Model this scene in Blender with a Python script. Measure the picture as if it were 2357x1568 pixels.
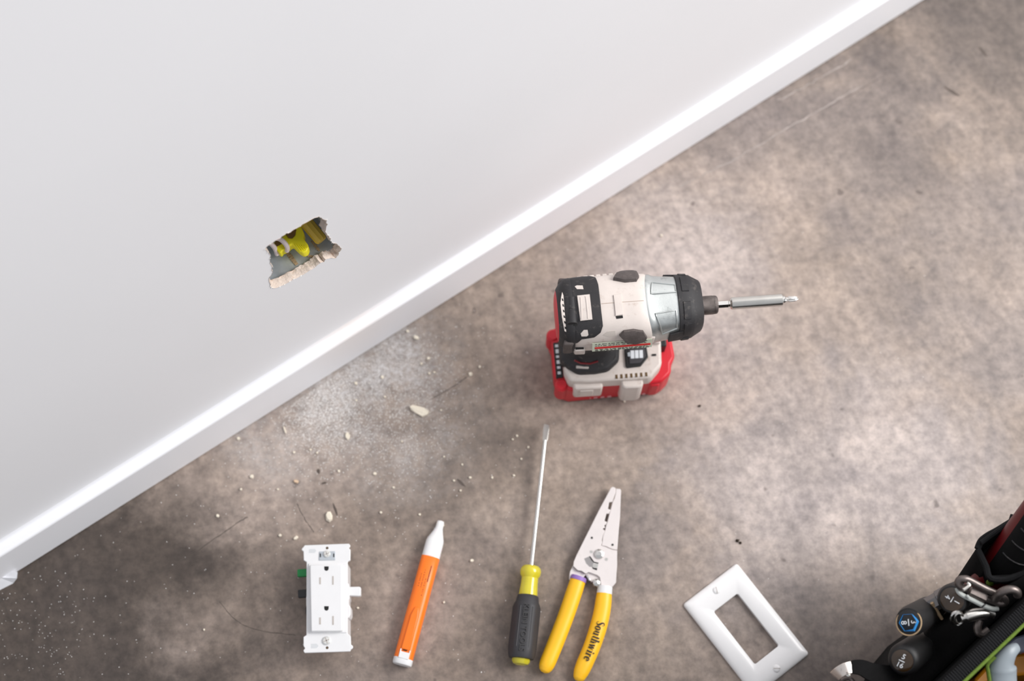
import bpy, bmesh, math, random
from mathutils import Vector, Matrix
from mathutils.geometry import tessellate_polygon

for o in list(bpy.data.objects): bpy.data.objects.remove(o, do_unlink=True)
SC = bpy.context.scene
COL = SC.collection
R = math.radians

# ------------------------------------------------------------------ camera, light, exposure
IMW, IMH = 2357, 1568
LENS = 50.0
FPX = LENS / 36.0 * IMW
TILT = R(19.5)
CAMH = 1.465
cam_d = bpy.data.cameras.new('camera'); cam = bpy.data.objects.new('camera', cam_d); COL.objects.link(cam)
cam.location = (0, 0, CAMH); cam.rotation_euler = (TILT, 0, 0)
cam_d.lens = LENS; cam_d.sensor_width = 36.0; cam_d.sensor_fit = 'HORIZONTAL'
cam_d.clip_start = 0.05; cam_d.clip_end = 50
cam_d.dof.use_dof = True; cam_d.dof.focus_distance = 1.325; cam_d.dof.aperture_fstop = 3.2
SC.camera = cam

world = bpy.data.worlds.new('world'); SC.world = world; world.use_nodes = True
bg = world.node_tree.nodes['Background']
bg.inputs[0].default_value = (0.91, 0.94, 1.0, 1); bg.inputs[1].default_value = 0.54

def area_light(name, loc, target, sx, sy, power, color):
    d = bpy.data.lights.new(name, 'AREA'); d.shape = 'RECTANGLE'; d.size = sx; d.size_y = sy
    d.energy = power; d.color = color
    o = bpy.data.objects.new(name, d); COL.objects.link(o); o.location = loc
    o.rotation_euler = (Vector(target) - Vector(loc)).to_track_quat('-Z', 'Y').to_euler()
    return o
# daylight from the tall windows at the right-hand end of the room
area_light('window_daylight', (2.45, 0.75, 2.25), (0.1, 0.5, 0.1), 1.9, 1.6, 108, (1.0, 0.985, 0.965))

vs = SC.view_settings
vs.view_transform = 'Standard'; vs.look = 'None'; vs.gamma = 1.0; vs.use_curve_mapping = False
vs.exposure = 0.13

# ------------------------------------------------------------------ pixel -> world
_ct, _st = math.cos(TILT), math.sin(TILT)
CAMP = Vector((0, 0, CAMH))
def ray(px, py):
    x = px - IMW/2; y = py - IMH/2
    return Vector((x, -y*_ct + FPX*_st, -y*_st - FPX*_ct))
def P(px, py, h=0.0):
    r = ray(px, py); return CAMP + r*((h - CAMH)/r.z)
def PP(px, py, p0, n):
    r = ray(px, py); return CAMP + r*((p0 - CAMP).dot(n)/r.dot(n))
def pxm(px, py, h=0.0):           # metres per pixel there
    return (P(px+1, py, h) - P(px, py, h)).length

# ------------------------------------------------------------------ materials
MATS = {}
def mat(name, col, rough=0.5, metal=0.0, var=0.06, vscale=60, bump=0.0, bscale=300, spec=0.5,
        trans=0.0, coat=0.0, speck=None, speck_scale=120, speck_amt=0.12, sss=0.0):
    if name in MATS: return MATS[name]
    m = bpy.data.materials.new(name); m.use_nodes = True
    nt = m.node_tree; N = nt.nodes; Lk = nt.links; b = N['Principled BSDF']
    tc = N.new('ShaderNodeTexCoord')
    nz = N.new('ShaderNodeTexNoise'); nz.inputs['Scale'].default_value = vscale; nz.inputs['Detail'].default_value = 5
    Lk.new(tc.outputs['Object'], nz.inputs['Vector'])
    rp = N.new('ShaderNodeValToRGB')
    c = Vector(col)
    rp.color_ramp.elements[0].position = 0.3; rp.color_ramp.elements[1].position = 0.7
    rp.color_ramp.elements[0].color = (*[max(0, v*(1-var)) for v in c], 1)
    rp.color_ramp.elements[1].color = (*[min(1, v*(1+var)) for v in c], 1)
    Lk.new(nz.outputs['Fac'], rp.inputs['Fac'])
    out = rp.outputs['Color']
    if speck:
        n2 = N.new('ShaderNodeTexNoise'); n2.inputs['Scale'].default_value = speck_scale; n2.inputs['Detail'].default_value = 8
        n2.inputs['Roughness'].default_value = 0.7
        Lk.new(tc.outputs['Object'], n2.inputs['Vector'])
        r2 = N.new('ShaderNodeValToRGB'); r2.color_ramp.elements[0].position = 0.56; r2.color_ramp.elements[1].position = 0.72
        r2.color_ramp.elements[0].color = (0, 0, 0, 1); r2.color_ramp.elements[1].color = (speck_amt,)*3 + (1,)
        Lk.new(n2.outputs['Fac'], r2.inputs['Fac'])
        mx = N.new('ShaderNodeMix'); mx.data_type = 'RGBA'
        Lk.new(r2.outputs['Color'], mx.inputs['Factor']); Lk.new(out, mx.inputs['A'])
        mx.inputs['B'].default_value = (*speck, 1); out = mx.outputs['Result']
    Lk.new(out, b.inputs['Base Color'])
    b.inputs['Roughness'].default_value = rough; b.inputs['Metallic'].default_value = metal
    b.inputs['Specular IOR Level'].default_value = spec
    b.inputs['Transmission Weight'].default_value = trans
    b.inputs['Coat Weight'].default_value = coat
    if sss:
        b.inputs['Subsurface Weight'].default_value = sss; b.inputs['Subsurface Scale'].default_value = 0.003
    if bump:
        nb = N.new('ShaderNodeTexNoise'); nb.inputs['Scale'].default_value = bscale; nb.inputs['Detail'].default_value = 4
        Lk.new(tc.outputs['Object'], nb.inputs['Vector'])
        bp = N.new('ShaderNodeBump'); bp.inputs['Strength'].default_value = bump; bp.inputs['Distance'].default_value = 0.001
        Lk.new(nb.outputs['Fac'], bp.inputs['Height']); Lk.new(bp.outputs['Normal'], b.inputs['Normal'])
    MATS[name] = m; return m

def srgb(r, g, b):
    f = lambda v: (v/255/12.92) if v/255 <= 0.04045 else ((v/255+0.055)/1.055)**2.4
    return (f(r), f(g), f(b))

M_wall = mat('painted_wall', (0.85, 0.85, 0.87), 0.55, var=0.012, vscale=4, bump=0.06, bscale=260)
M_white = mat('white_plastic', (0.78, 0.775, 0.78), 0.32, var=0.015, vscale=90)
M_whiteS = mat('white_plastic_satin', (0.90, 0.885, 0.885), 0.25, var=0.01, vscale=90, coat=0.15)
M_cream = mat('cream_housing', srgb(214, 203, 196), 0.48, var=0.05, vscale=55, speck=srgb(150, 118, 96), speck_scale=90, speck_amt=0.5, bump=0.05, bscale=900)
M_rubber = mat('black_rubber', srgb(40, 38, 40), 0.62, var=0.14, vscale=70, speck=srgb(120, 112, 106), speck_scale=160, speck_amt=0.45, bump=0.15, bscale=1500)
M_rubber2 = mat('scuffed_rubber', srgb(84, 76, 74), 0.66, var=0.2, vscale=160, speck=srgb(140, 130, 124), speck_scale=260, speck_amt=0.5, bump=0.25, bscale=900)
M_black = mat('black_plastic', srgb(30, 30, 32), 0.42, var=0.1)
M_dark = mat('dark_recess', srgb(14, 13, 12), 0.7, var=0.1)
M_red = mat('red_plastic', srgb(205, 28, 44), 0.42, var=0.07, vscale=60, speck=srgb(120, 16, 24), speck_amt=0.35)
M_redmet = mat('dark_red_plastic', srgb(110, 8, 16), 0.4, var=0.1)
M_silver = mat('cast_aluminium', (0.56, 0.58, 0.57), 0.38, 0.85, var=0.07, vscale=80, bump=0.05, bscale=700, speck=srgb(110, 112, 110), speck_scale=70, speck_amt=0.6)
M_chrome = mat('chrome', (0.72, 0.70, 0.67), 0.2, 1.0, var=0.05, vscale=100)
M_steel = mat('satin_steel', (0.66, 0.64, 0.60), 0.28, 1.0, var=0.05, vscale=100)
M_collar = mat('burnished_collar', (0.18, 0.155, 0.145), 0.42, 0.9, var=0.35, vscale=140, bump=0.5, bscale=2200)
M_tool = mat('bare_tool_steel', srgb(222, 214, 212), 0.5, 0.25, var=0.03, vscale=60, speck=srgb(170, 158, 150), speck_scale=60, speck_amt=0.2)
M_orange = mat('orange_plastic', srgb(255, 122, 28), 0.33, var=0.03, sss=0.05)
M_yellow = mat('yellow_vinyl', srgb(250, 190, 30), 0.42, var=0.04, vscale=30, sss=0.04)
M_nut = mat('yellow_connector', srgb(252, 238, 40), 0.42, var=0.05)
M_nut2 = mat('tan_yellow_connector', srgb(205, 172, 60), 0.45, var=0.06)
M_brown = mat('connector_throat', srgb(110, 78, 10), 0.5)
M_amber = mat('amber_acetate', (0.92, 0.80, 0.05), 0.12, trans=0.4, var=0.05, coat=0.4)
M_grip = mat('grey_black_grip', srgb(52, 51, 54), 0.55, var=0.08, bump=0.08, bscale=1200)
M_purple = mat('purple_band', srgb(142, 110, 180), 0.5)
M_print = mat('black_print', srgb(38, 28, 18), 0.6)
M_printo = mat('brown_print', srgb(150, 70, 30), 0.6)
M_whitep = mat('white_print', srgb(225, 228, 232), 0.5)
M_green = mat('green_plastic', srgb(10, 128, 62), 0.4)
M_box = mat('galvanised_steel', (0.50, 0.53, 0.56), 0.42, 0.35, var=0.2, vscale=60, speck=srgb(225, 215, 195), speck_scale=220, speck_amt=0.5)
M_mud = mat('dried_mud', srgb(176, 150, 118), 0.85, var=0.15, vscale=300, bump=0.4)
M_gyp = mat('gypsum', srgb(218, 202, 190), 0.9, var=0.1, vscale=160, bump=1.0, bscale=420, speck=srgb(190, 150, 115), speck_scale=180, speck_amt=0.5)
M_chip = mat('plaster', srgb(236, 226, 208), 0.9, var=0.06, vscale=400)
M_wire = mat('wire_insulation', srgb(222, 206, 204), 0.5)
M_fabric = mat('black_nylon', srgb(11, 10, 11), 0.9, spec=0.25, var=0.25, vscale=400, bump=0.5, bscale=2500)
M_web = mat('black_webbing', srgb(18, 18, 20), 0.85, spec=0.3, var=0.2, vscale=500, bump=0.5, bscale=2000)
M_lime = mat('lime_piping', srgb(84, 108, 12), 0.7, var=0.2, vscale=400)
M_drvgrip = mat('worn_black_grip', srgb(19, 18, 19), 0.55, var=0.2, vscale=200)
M_iron = mat('brown_steel', (0.16, 0.135, 0.125), 0.38, 0.8, var=0.25, vscale=160)
M_greycoat = mat('grey_coated_wire', srgb(172, 176, 172), 0.45)
M_blue = mat('blue_ring', srgb(24, 122, 190), 0.45)
M_darkamber = mat('dark_amber', srgb(52, 34, 12), 0.2, coat=0.5, var=0.2, vscale=150)
M_label = mat('rating_label', srgb(186, 190, 172), 0.5, var=0.04, vscale=120)
M_lred = mat('label_red', srgb(196, 40, 40), 0.5, var=0.15, vscale=700)
M_ltext = mat('label_text', srgb(70, 66, 60), 0.6, var=0.3, vscale=900)
M_slot = mat('slot_shutter', srgb(186, 178, 172), 0.5)
M_gray = mat('gray_plastic', srgb(178, 184, 190), 0.4, var=0.05)
M_olive = mat('yellow_box', srgb(170, 108, 4), 0.5, var=0.08)
M_gritm = mat('dark_grit', srgb(52, 40, 30), 0.9, var=0.3, vscale=500)

# ------------------------------------------------------------------ mesh helpers
def finish(name, me, material, parent=None, loc=None, smooth=True, angle=35, bevel=0.0, seg=2):
    me.materials.append(material)
    if smooth:
        me.polygons.foreach_set('use_smooth', [True]*len(me.polygons))
        me.set_sharp_from_angle(angle=R(angle))
    me.update()
    o = bpy.data.objects.new(name, me); COL.objects.link(o)
    if parent: o.parent = parent
    if loc is not None: o.location = loc
    if bevel:
        md = o.modifiers.new('bevel', 'BEVEL'); md.width = bevel; md.segments = seg; md.limit_method = 'ANGLE'; md.angle_limit = R(30)
    return o
class MB:
    def __init__(s): s.v = []; s.f = []
    def add(s, v, f):
        n = len(s.v); s.v += [tuple(p) for p in v]; s.f += [tuple(i+n for i in q) for q in f]; return s
    def prism(s, pts, z0, z1, taper=None):
        n = len(pts); pts = [Vector((p[0], p[1], 0)) for p in pts]
        area = sum(pts[i].x*pts[(i+1) % n].y - pts[(i+1) % n].x*pts[i].y for i in range(n))
        if area < 0: pts = pts[::-1]
        c = sum(pts, Vector())/n
        top = [c + (p-c)*(taper or 1) for p in pts]
        v = [(p.x, p.y, z0) for p in pts] + [(p.x, p.y, z1) for p in top]
        f = [tuple(range(n))[::-1], tuple(range(n, 2*n))] + [(i, (i+1) % n, n+(i+1) % n, n+i) for i in range(n)]
        return s.add(v, f)
    def box(s, c, d, rz=0.0, M=None):
        x, y, z = [k/2 for k in d]
        v = [Vector((a*x, b*y, e*z)) for e in (-1, 1) for a, b in ((-1, -1), (1, -1), (1, 1), (-1, 1))]
        mm = M if M else (Matrix.Translation(c) @ Matrix.Rotation(rz, 4, 'Z'))
        return s.add([mm @ p for p in v], [(3, 2, 1, 0), (4, 5, 6, 7), (0, 1, 5, 4), (1, 2, 6, 5), (2, 3, 7, 6), (3, 0, 4, 7)])
    def rings(s, rings, cap0=True, cap1=True, close=False):
        n = len(rings[0]); v = [p for r in rings for p in r]; f = []
        m = len(rings)
        for k in range(m if close else m-1):
            a = k*n; b = ((k+1) % m)*n
            f += [(a+i, a+(i+1) % n, b+(i+1) % n, b+i) for i in range(n)]
        if not close:
            if cap0: f.append(tuple(range(n))[::-1])
            if cap1: f.append(tuple(range((m-1)*n, m*n)))
        return s.add(v, f)
    def tube(s, pts, rad, n=12, cap=True, close=False, flat=1.0, up=Vector((0, 0, 1))):
        pts = [Vector(p) for p in pts]; m = len(pts)
        rad = rad if isinstance(rad, (list, tuple)) else [rad]*m
        rings = []; prev = None
        for i, p in enumerate(pts):
            a = pts[(i-1) % m] if (i or close) else p; b = pts[(i+1) % m] if (i < m-1 or close) else p
            t = (b-a).normalized()
            if prev is None:
                x = t.cross(up)
                if x.length < 1e-4: x = t.cross(Vector((1, 0, 0)))
            else: x = prev - t*prev.dot(t)
            x.normalize(); prev = x; y = x.cross(t).normalized()
            rings.append([p + (x*math.cos(2*math.pi*k/n) + y*flat*math.sin(2*math.pi*k/n))*rad[i] for k in range(n)])
        return s.rings(rings, cap, cap, close)
    def lathe(s, p0, axis, prof, n=24, up=Vector((0, 0, 1)), shape=None):
        ax = Vector(axis).normalized(); x = ax.cross(up)
        if x.length < 1e-4: x = ax.cross(Vector((1, 0, 0)))
        x.normalize(); y = x.cross(ax)
        rr = []
        for d, r in prof:
            rg = []
            for k in range(n):
                a = 2*math.pi*k/n; q = r*(shape(a, d) if shape else 1)
                rg.append(Vector(p0) + ax*d + (x*math.cos(a) + y*math.sin(a))*q)
            rr.append(rg)
        return s.rings(rr)
    def shift(s, d):
        d = Vector(d); s.v = [(p[0]-d.x, p[1]-d.y, p[2]-d.z) for p in s.v]; return s
    def scale(s, k): s.v = [(p[0]*k, p[1]*k, p[2]*k) for p in s.v]; return s
    def build(s, name, material, parent=None, origin=None, **kw):
        if origin is not None: s.shift(origin)
        me = bpy.data.meshes.new(name); me.from_pydata(s.v, [], s.f)
        bm = bmesh.new(); bm.from_mesh(me); bmesh.ops.recalc_face_normals(bm, faces=bm.faces); bm.to_mesh(me); bm.free()
        return finish(name, me, material, parent, **kw)

def tag(o, label, cat, group=None):
    o['label'] = label; o['category'] = cat
    if group: o['group'] = group
    return o
def thing(name, label, cat, loc, rz=0.0, group=None):
    o = bpy.data.objects.new(name, None); COL.objects.link(o); o.empty_display_size = 0.03
    o.location = loc; o.rotation_euler = (0, 0, rz); return tag(o, label, cat, group)
def struct(o): o['kind'] = 'structure'; return o
def smooth_path(pts, k=6):
    pts = [Vector(p) for p in pts]; out = []
    for i in range(len(pts)-1):
        p0 = pts[max(i-1, 0)]; p1 = pts[i]; p2 = pts[i+1]; p3 = pts[min(i+2, len(pts)-1)]
        for j in range(k):
            t = j/k
            out.append(0.5*((2*p1) + (p2-p0)*t + (2*p0-5*p1+4*p2-p3)*t*t + (3*p1-p0-3*p2+p3)*t**3))
    out.append(pts[-1]); return out
def text_mb(body, size, M, extrude=0.0001, bold=0.0):
    cu = bpy.data.curves.new('txt', 'FONT'); cu.body = body; cu.size = size; cu.extrude = extrude; cu.offset = bold
    cu.align_x = 'CENTER'; cu.align_y = 'CENTER'; cu.resolution_u = 3
    o = bpy.data.objects.new('txt', cu); COL.objects.link(o)
    dg = bpy.context.evaluated_depsgraph_get(); me = bpy.data.meshes.new_from_object(o.evaluated_get(dg))
    mb = MB(); mb.add([M @ v.co for v in me.vertices], [tuple(p.vertices) for p in me.polygons])
    bpy.data.objects.remove(o, do_unlink=True); bpy.data.curves.remove(cu); bpy.data.meshes.remove(me)
    return mb
def frame(o, x, z):            # matrix from origin, x dir and approximate normal
    x = Vector(x).normalized(); z = Vector(z); z = (z - x*z.dot(x)).normalized(); y = z.cross(x)
    m = Matrix((x, y, z)).transposed().to_4x4(); m.translation = o; return m
def subd(pts, k):              # subdivide closed polygon edges
    out = []
    for i, p in enumerate(pts):
        q = pts[(i+1) % len(pts)]
        for j in range(k): out.append(tuple(p[c] + (q[c]-p[c])*j/k for c in range(len(p))))
    return out

# ------------------------------------------------------------------ floor
def floor_material():
    m = bpy.data.materials.new('polished_concrete'); m.use_nodes = True
    nt = m.node_tree; N = nt.nodes; Lk = nt.links; b = N['Principled BSDF']
    tc = N.new('ShaderNodeTexCoord')
    def mapped(scale=(1, 1, 1), rot=0.0, loc=(0, 0, 0)):
        mp = N.new('ShaderNodeMapping'); mp.inputs['Scale'].default_value = scale
        mp.inputs['Rotation'].default_value = (0, 0, rot); mp.inputs['Location'].default_value = loc
        Lk.new(tc.outputs['Object'], mp.inputs['Vector']); return mp.outputs['Vector']
    def noise(vec, sc, det=6, ro=0.55, dist=0.0):
        n = N.new('ShaderNodeTexNoise'); n.inputs['Scale'].default_value = sc; n.inputs['Detail'].default_value = det
        n.inputs['Roughness'].default_value = ro; n.inputs['Distortion'].default_value = dist
        Lk.new(vec, n.inputs['Vector']); return n.outputs['Fac']
    def ramp(fac, stops):
        r = N.new('ShaderNodeValToRGB'); e = r.color_ramp.elements
        while len(e) < len(stops): e.new(0.5)
        for i, (p, c) in enumerate(stops): e[i].position = p; e[i].color = (*c, 1) if len(c) == 3 else c
        Lk.new(fac, r.inputs['Fac']); return r.outputs['Color']
    def mix(fac, a, bb, mode='MIX'):
        x = N.new('ShaderNodeMix'); x.data_type = 'RGBA'; x.blend_type = mode
        for s, v in (('Factor', fac), ('A', a), ('B', bb)):
            if isinstance(v, (int, float)): x.inputs[s].default_value = v
            elif isinstance(v, tuple): x.inputs[s].default_value = (*v, 1)
            else: Lk.new(v, x.inputs[s])
        return x.outputs['Result']
    def mth(op, a, bb=None):
        x = N.new('ShaderNodeMath'); x.operation = op
        for i, v in enumerate((a, bb)):
            if v is None: continue
            if isinstance(v, (int, float)): x.inputs[i].default_value = v
            else: Lk.new(v, x.inputs[i])
        return x.outputs[0]
    v0 = mapped(loc=(3.1, 1.7, 0))
    big = noise(v0, 2.4, 5, 0.6, 0.6)
    col = ramp(big, [(0.30, (0.175, 0.140, 0.116)), (0.46, (0.275, 0.226, 0.194)), (0.60, (0.330, 0.276, 0.246)), (0.74, (0.365, 0.320, 0.300))])
    # broad ragged patches: slab stains, with light falloff and shade painted in
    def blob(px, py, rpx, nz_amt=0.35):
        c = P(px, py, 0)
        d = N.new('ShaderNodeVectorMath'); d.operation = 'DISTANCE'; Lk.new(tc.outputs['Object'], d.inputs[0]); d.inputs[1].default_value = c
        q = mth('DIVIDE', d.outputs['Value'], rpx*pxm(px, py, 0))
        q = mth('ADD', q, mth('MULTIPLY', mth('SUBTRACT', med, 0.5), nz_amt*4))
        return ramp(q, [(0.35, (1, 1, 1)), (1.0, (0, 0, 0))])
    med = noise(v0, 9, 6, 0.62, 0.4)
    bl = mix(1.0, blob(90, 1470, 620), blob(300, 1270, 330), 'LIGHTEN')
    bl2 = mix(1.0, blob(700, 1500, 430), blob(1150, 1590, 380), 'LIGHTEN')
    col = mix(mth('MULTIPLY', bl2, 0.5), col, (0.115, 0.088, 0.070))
    col = mix(mth('MULTIPLY', bl, 0.85), col, (0.042, 0.033, 0.028))  # brown stains, painted darker for the dim left side
    br = mix(1.0, blob(1560, 640, 260), blob(1850, 1120, 380), 'LIGHTEN')
    br = mix(1.0, br, blob(2050, 1080, 300), 'LIGHTEN')
    col = mix(mth('MULTIPLY', br, 0.62), col, (0.475, 0.425, 0.415))
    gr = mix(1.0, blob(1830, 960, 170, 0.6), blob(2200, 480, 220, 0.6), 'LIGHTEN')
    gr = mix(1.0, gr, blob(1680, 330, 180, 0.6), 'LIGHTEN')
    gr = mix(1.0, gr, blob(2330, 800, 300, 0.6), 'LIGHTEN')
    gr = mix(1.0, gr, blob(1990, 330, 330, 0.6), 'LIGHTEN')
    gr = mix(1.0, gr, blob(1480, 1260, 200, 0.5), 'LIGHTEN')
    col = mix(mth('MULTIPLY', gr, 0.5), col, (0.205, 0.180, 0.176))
    dk = mix(1.0, blob(2330, 20, 420), blob(1960, 1500, 300), 'LIGHTEN')  # corner vignetting and shade beside the bag, painted into the colour
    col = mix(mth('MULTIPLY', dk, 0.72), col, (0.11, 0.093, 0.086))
    # medium mottling
    mm = ramp(med, [(0.30, (0.80, 0.80, 0.82)), (0.5, (1, 0.99, 0.98)), (0.7, (1.17, 1.15, 1.13))])
    med2 = noise(mapped(loc=(7.3, 2.2, 0)), 24, 5, 0.6, 0.3)
    col = mix(1.0, col, ramp(med2, [(0.32, (0.89, 0.89, 0.90)), (0.68, (1.10, 1.095, 1.085))]), 'MULTIPLY')
    col = mix(1.0, col, mm, 'MULTIPLY')
    wall_ang = math.atan2(0.5643, 0.8256)
    m1 = N.new('ShaderNodeMapping'); m1.inputs['Rotation'].default_value = (0, 0, R(66)); Lk.new(tc.outputs['Object'], m1.inputs['Vector'])
    m2 = N.new('ShaderNodeMapping'); m2.inputs['Scale'].default_value = (11, 75, 1); Lk.new(m1.outputs['Vector'], m2.inputs['Vector'])
    st = noise(m2.outputs['Vector'], 1.0, 4, 0.6)
    col = mix(1.0, col, ramp(st, [(0.3, (0.89, 0.89, 0.89)), (0.7, (1.11, 1.11, 1.11))]), 'MULTIPLY')
    fine = noise(tc.outputs['Object'], 95, 5, 0.7)
    col = mix(1.0, col, ramp(fine, [(0.34, (0.74, 0.74, 0.75)), (0.66, (1.24, 1.23, 1.22))]), 'MULTIPLY')
    pits = noise(tc.outputs['Object'], 55, 2, 0.4)
    col = mix(ramp(pits, [(0.72, (0, 0, 0)), (0.77, (0.6, 0.6, 0.6))]), col, (0.09, 0.07, 0.062))
    col = mix(1.0, col, (1.08, 1.065, 1.05), 'MULTIPLY')
    # plaster dust under the hole
    dustn = noise(tc.outputs['Object'], 210, 6, 0.75)
    dm = noise(v0, 20, 4, 0.6)
    def dust(px, py, r):
        q = mth('MULTIPLY', blob(px, py, r, 0.25), ramp(dm, [(0.35, (0.15,)*3), (0.65, (1, 1, 1))]))
        return q
    dd = mix(1.0, dust(745, 935, 165), dust(900, 850, 200), 'LIGHTEN')
    dd = mix(1.0, dd, mth('MULTIPLY', dust(900, 960, 230), 0.6), 'LIGHTEN')
    dd = mix(1.0, dd, mth('MULTIPLY', dust(620, 1010, 160), 0.5), 'LIGHTEN')
    dg = ramp(dustn, [(0.38, (0.25, 0.25, 0.25)), (0.60, (1, 1, 1))])
    col = mix(mth('MULTIPLY', mth('MULTIPLY', dd, dg), 0.9), col, (0.66, 0.64, 0.64))
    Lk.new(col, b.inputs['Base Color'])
    rr = ramp(med, [(0.3, (0.42,)*3), (0.7, (0.6,)*3)])
    Lk.new(rr, b.inputs['Roughness']); b.inputs['Specular IOR Level'].default_value = 0.4
    bp = N.new('ShaderNodeBump'); bp.inputs['Strength'].default_value = 0.12; bp.inputs['Distance'].default_value = 0.002
    Lk.new(mth('ADD', mth('MULTIPLY', fine, 0.6), med), bp.inputs['Height']); Lk.new(bp.outputs['Normal'], b.inputs['Normal'])
    return m

WA = P(41, 1317); WB = P(2127, 0)
WU = (WB-WA).normalized(); WN = WU.cross(Vector((0, 0, 1))).normalized()     # WN points into the room
def W(u, d, z): return WA + WU*u + WN*d + Vector((0, 0, z))                  # d: out from the baseboard face
BBT, BBH = 0.0125, 0.0685

fl = MB(); c0 = [W(-1.2, -0.2, 0), W(2.4, -0.2, 0), W(2.4, 2.2, 0), W(-1.2, 2.2, 0)]
fl.prism(c0, -0.03, 0.0)
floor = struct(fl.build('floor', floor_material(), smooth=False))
def crack(pts, w, seed, name='crack', cm=None):
    rnd = random.Random(seed); path = smooth_path([P(x, y, 0.0002) for x, y in pts], 10); mb = MB(); q = []
    for i, p in enumerate(path):
        t = (path[min(i+1, len(path)-1)] - path[max(i-1, 0)]).normalized(); nn = Vector((-t.y, t.x, 0))
        ww = w*(0.4+rnd.random()); j = nn*rnd.uniform(-1, 1)*w*0.8
        q.append((p+j-nn*ww/2, p+j+nn*ww/2))
    for i in range(len(q)-1):
        mb.add([q[i][0], q[i][1], q[i+1][1], q[i+1][0]], [(0, 1, 2, 3)])
    return mb.build(name, cm or mat('crack_dark', (0.085, 0.070, 0.060), 0.9), floor, smooth=False)  # thin dark brown strip along the crack
crack([(-5, 1365), (12, 1398), (36, 1442)], 0.0014, 1)
crack([(76, 1505), (92, 1535), (116, 1575)], 0.0012, 2)
crack([(330, 1335), (430, 1285), (520, 1222), (570, 1190)], 0.0007, 3)
crack([(990, 920), (1035, 895), (1075, 868)], 0.0006, 4)
crack([(683, 1160), (702, 1195), (722, 1226)], 0.0006, 5)
M_scr = mat('pale_scratch', (0.36, 0.31, 0.285), 0.6, var=0.2, vscale=90)
crack([(1560, 430), (1680, 372), (1800, 302), (1900, 246), (1985, 197)], 0.0014, 7, 'scratch', M_scr)
crack([(1790, 232), (1870, 190), (1960, 138)], 0.0016, 8, 'scratch', M_scr)
crack([(1900, 250), (1990, 201), (2048, 163)], 0.0008, 9, 'scratch', mat('dark_scratch', (0.15, 0.12, 0.11), 0.7))
crack([(505, 1385), (540, 1425), (590, 1450), (680, 1462)], 0.0005, 6)

# ------------------------------------------------------------------ wall with a ragged outlet opening
DRY = 0.0078
W0 = W(0, -BBT, 0)
def hp(cx, cy):                 # crop coordinates of the opening -> wall plane (u, z)
    p = PP(560 + cx*0.14028, 470 + cy*0.14028, W0, WN); return ((p-W0).dot(WU), p.z)
hole_c = [(350, 740), (390, 695), (430, 660), (520, 595), (620, 545), (660, 505), (700, 478), (740, 462), (765, 470), (800, 440), (850, 402), (940, 350), (1000, 310), (1080, 270), (1160, 220), (1240, 205),
          (1290, 222), (1330, 250), (1365, 262), (1360, 300), (1380, 330), (1362, 380), (1345, 450), (1375, 490), (1400, 520), (1425, 560), (1430, 600), (1465, 625), (1500, 640), (1545, 665), (1580, 680), (1605, 735), (1570, 790), (1555, 835),
          (1510, 890), (1460, 875), (1400, 890), (1345, 905), (1325, 945), (1270, 960), (1210, 1000), (1180, 1035), (1140, 1060), (1080, 1090), (1010, 1140), (950, 1170), (880, 1210), (820, 1230), (760, 1270), (680, 1310), (600, 1350), (520, 1372), (470, 1362), (440, 1340),
          (440, 1290), (425, 1240), (430, 1190), (465, 1150), (480, 1120), (465, 1080), (472, 1040), (450, 990), (440, 940), (435, 890), (443, 850), (425, 820), (400, 785)]
rnd = random.Random(5)
hole = []
hu = [hp(*c) for c in hole_c]
for i in range(len(hu)):
    a, b_ = hu[i], hu[(i+1) % len(hu)]
    for t in (0, 0.5):
        hole.append((a[0]+(b_[0]-a[0])*t + rnd.uniform(-1, 1)*0.0006, a[1]+(b_[1]-a[1])*t + rnd.uniform(-1, 1)*0.0006))
HU0 = min(h[0] for h in hole); HU1 = max(h[0] for h in hole); HZ0 = min(h[1] for h in hole); HZ1 = max(h[1] for h in hole)
hc = ((HU0+HU1)/2, (HZ0+HZ1)/2)
UL, UR, ZT = -1.1, 2.3, 2.45
outer = [(UL, 0.0), (UR, 0.0), (UR, ZT), (UL, ZT)]
def wall_face(d, loop):
    poly = [[Vector((a, b_, 0)) for a, b_ in outer], [Vector((a, b_, 0)) for a, b_ in loop]]
    tri = tessellate_polygon(poly); pts = outer + list(loop)
    return [W0 + WU*a + WN*d + Vector((0, 0, b_)) for a, b_ in pts], [tuple(t) for t in tri]
wb = MB(); wb.add(*wall_face(0, hole))
back = [(hc[0]+(a-hc[0])*0.99 + rnd.uniform(-1, 1)*0.0008, hc[1]+(b_-hc[1])*0.985 + rnd.uniform(-1, 1)*0.0008) for a, b_ in hole]
wb.add(*wall_face(-DRY, back))
wall = wb.build('wall_back', M_wall, smooth=False); struct(wall)
# torn gypsum edge of the opening
g = MB(); K = len(hole); rg = []
for k, dd in enumerate((0.0004, -0.0012, -0.0035, -0.006, -0.0085, -DRY)):
    t = k/5
    row = []
    for i in range(K):
        a = hole[i][0]+(back[i][0]-hole[i][0])*t; z = hole[i][1]+(back[i][1]-hole[i][1])*t
        low = 1.0 if z < hc[1]-0.015 else 0.45
        s_ = (0.0 if k == 0 else rnd.uniform(-0.1, 1)*0.0020*low)
        dx, dz = hc[0]-a, hc[1]-z; l = math.hypot(dx, dz)
        row.append(W0 + WU*(a+dx/l*s_) + WN*dd + Vector((0, 0, z+dz/l*s_)))
    rg.append(row)
g.rings(rg, False, False)
g.build('gypsum_edge', M_gyp, wall, smooth=True, angle=60)
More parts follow.
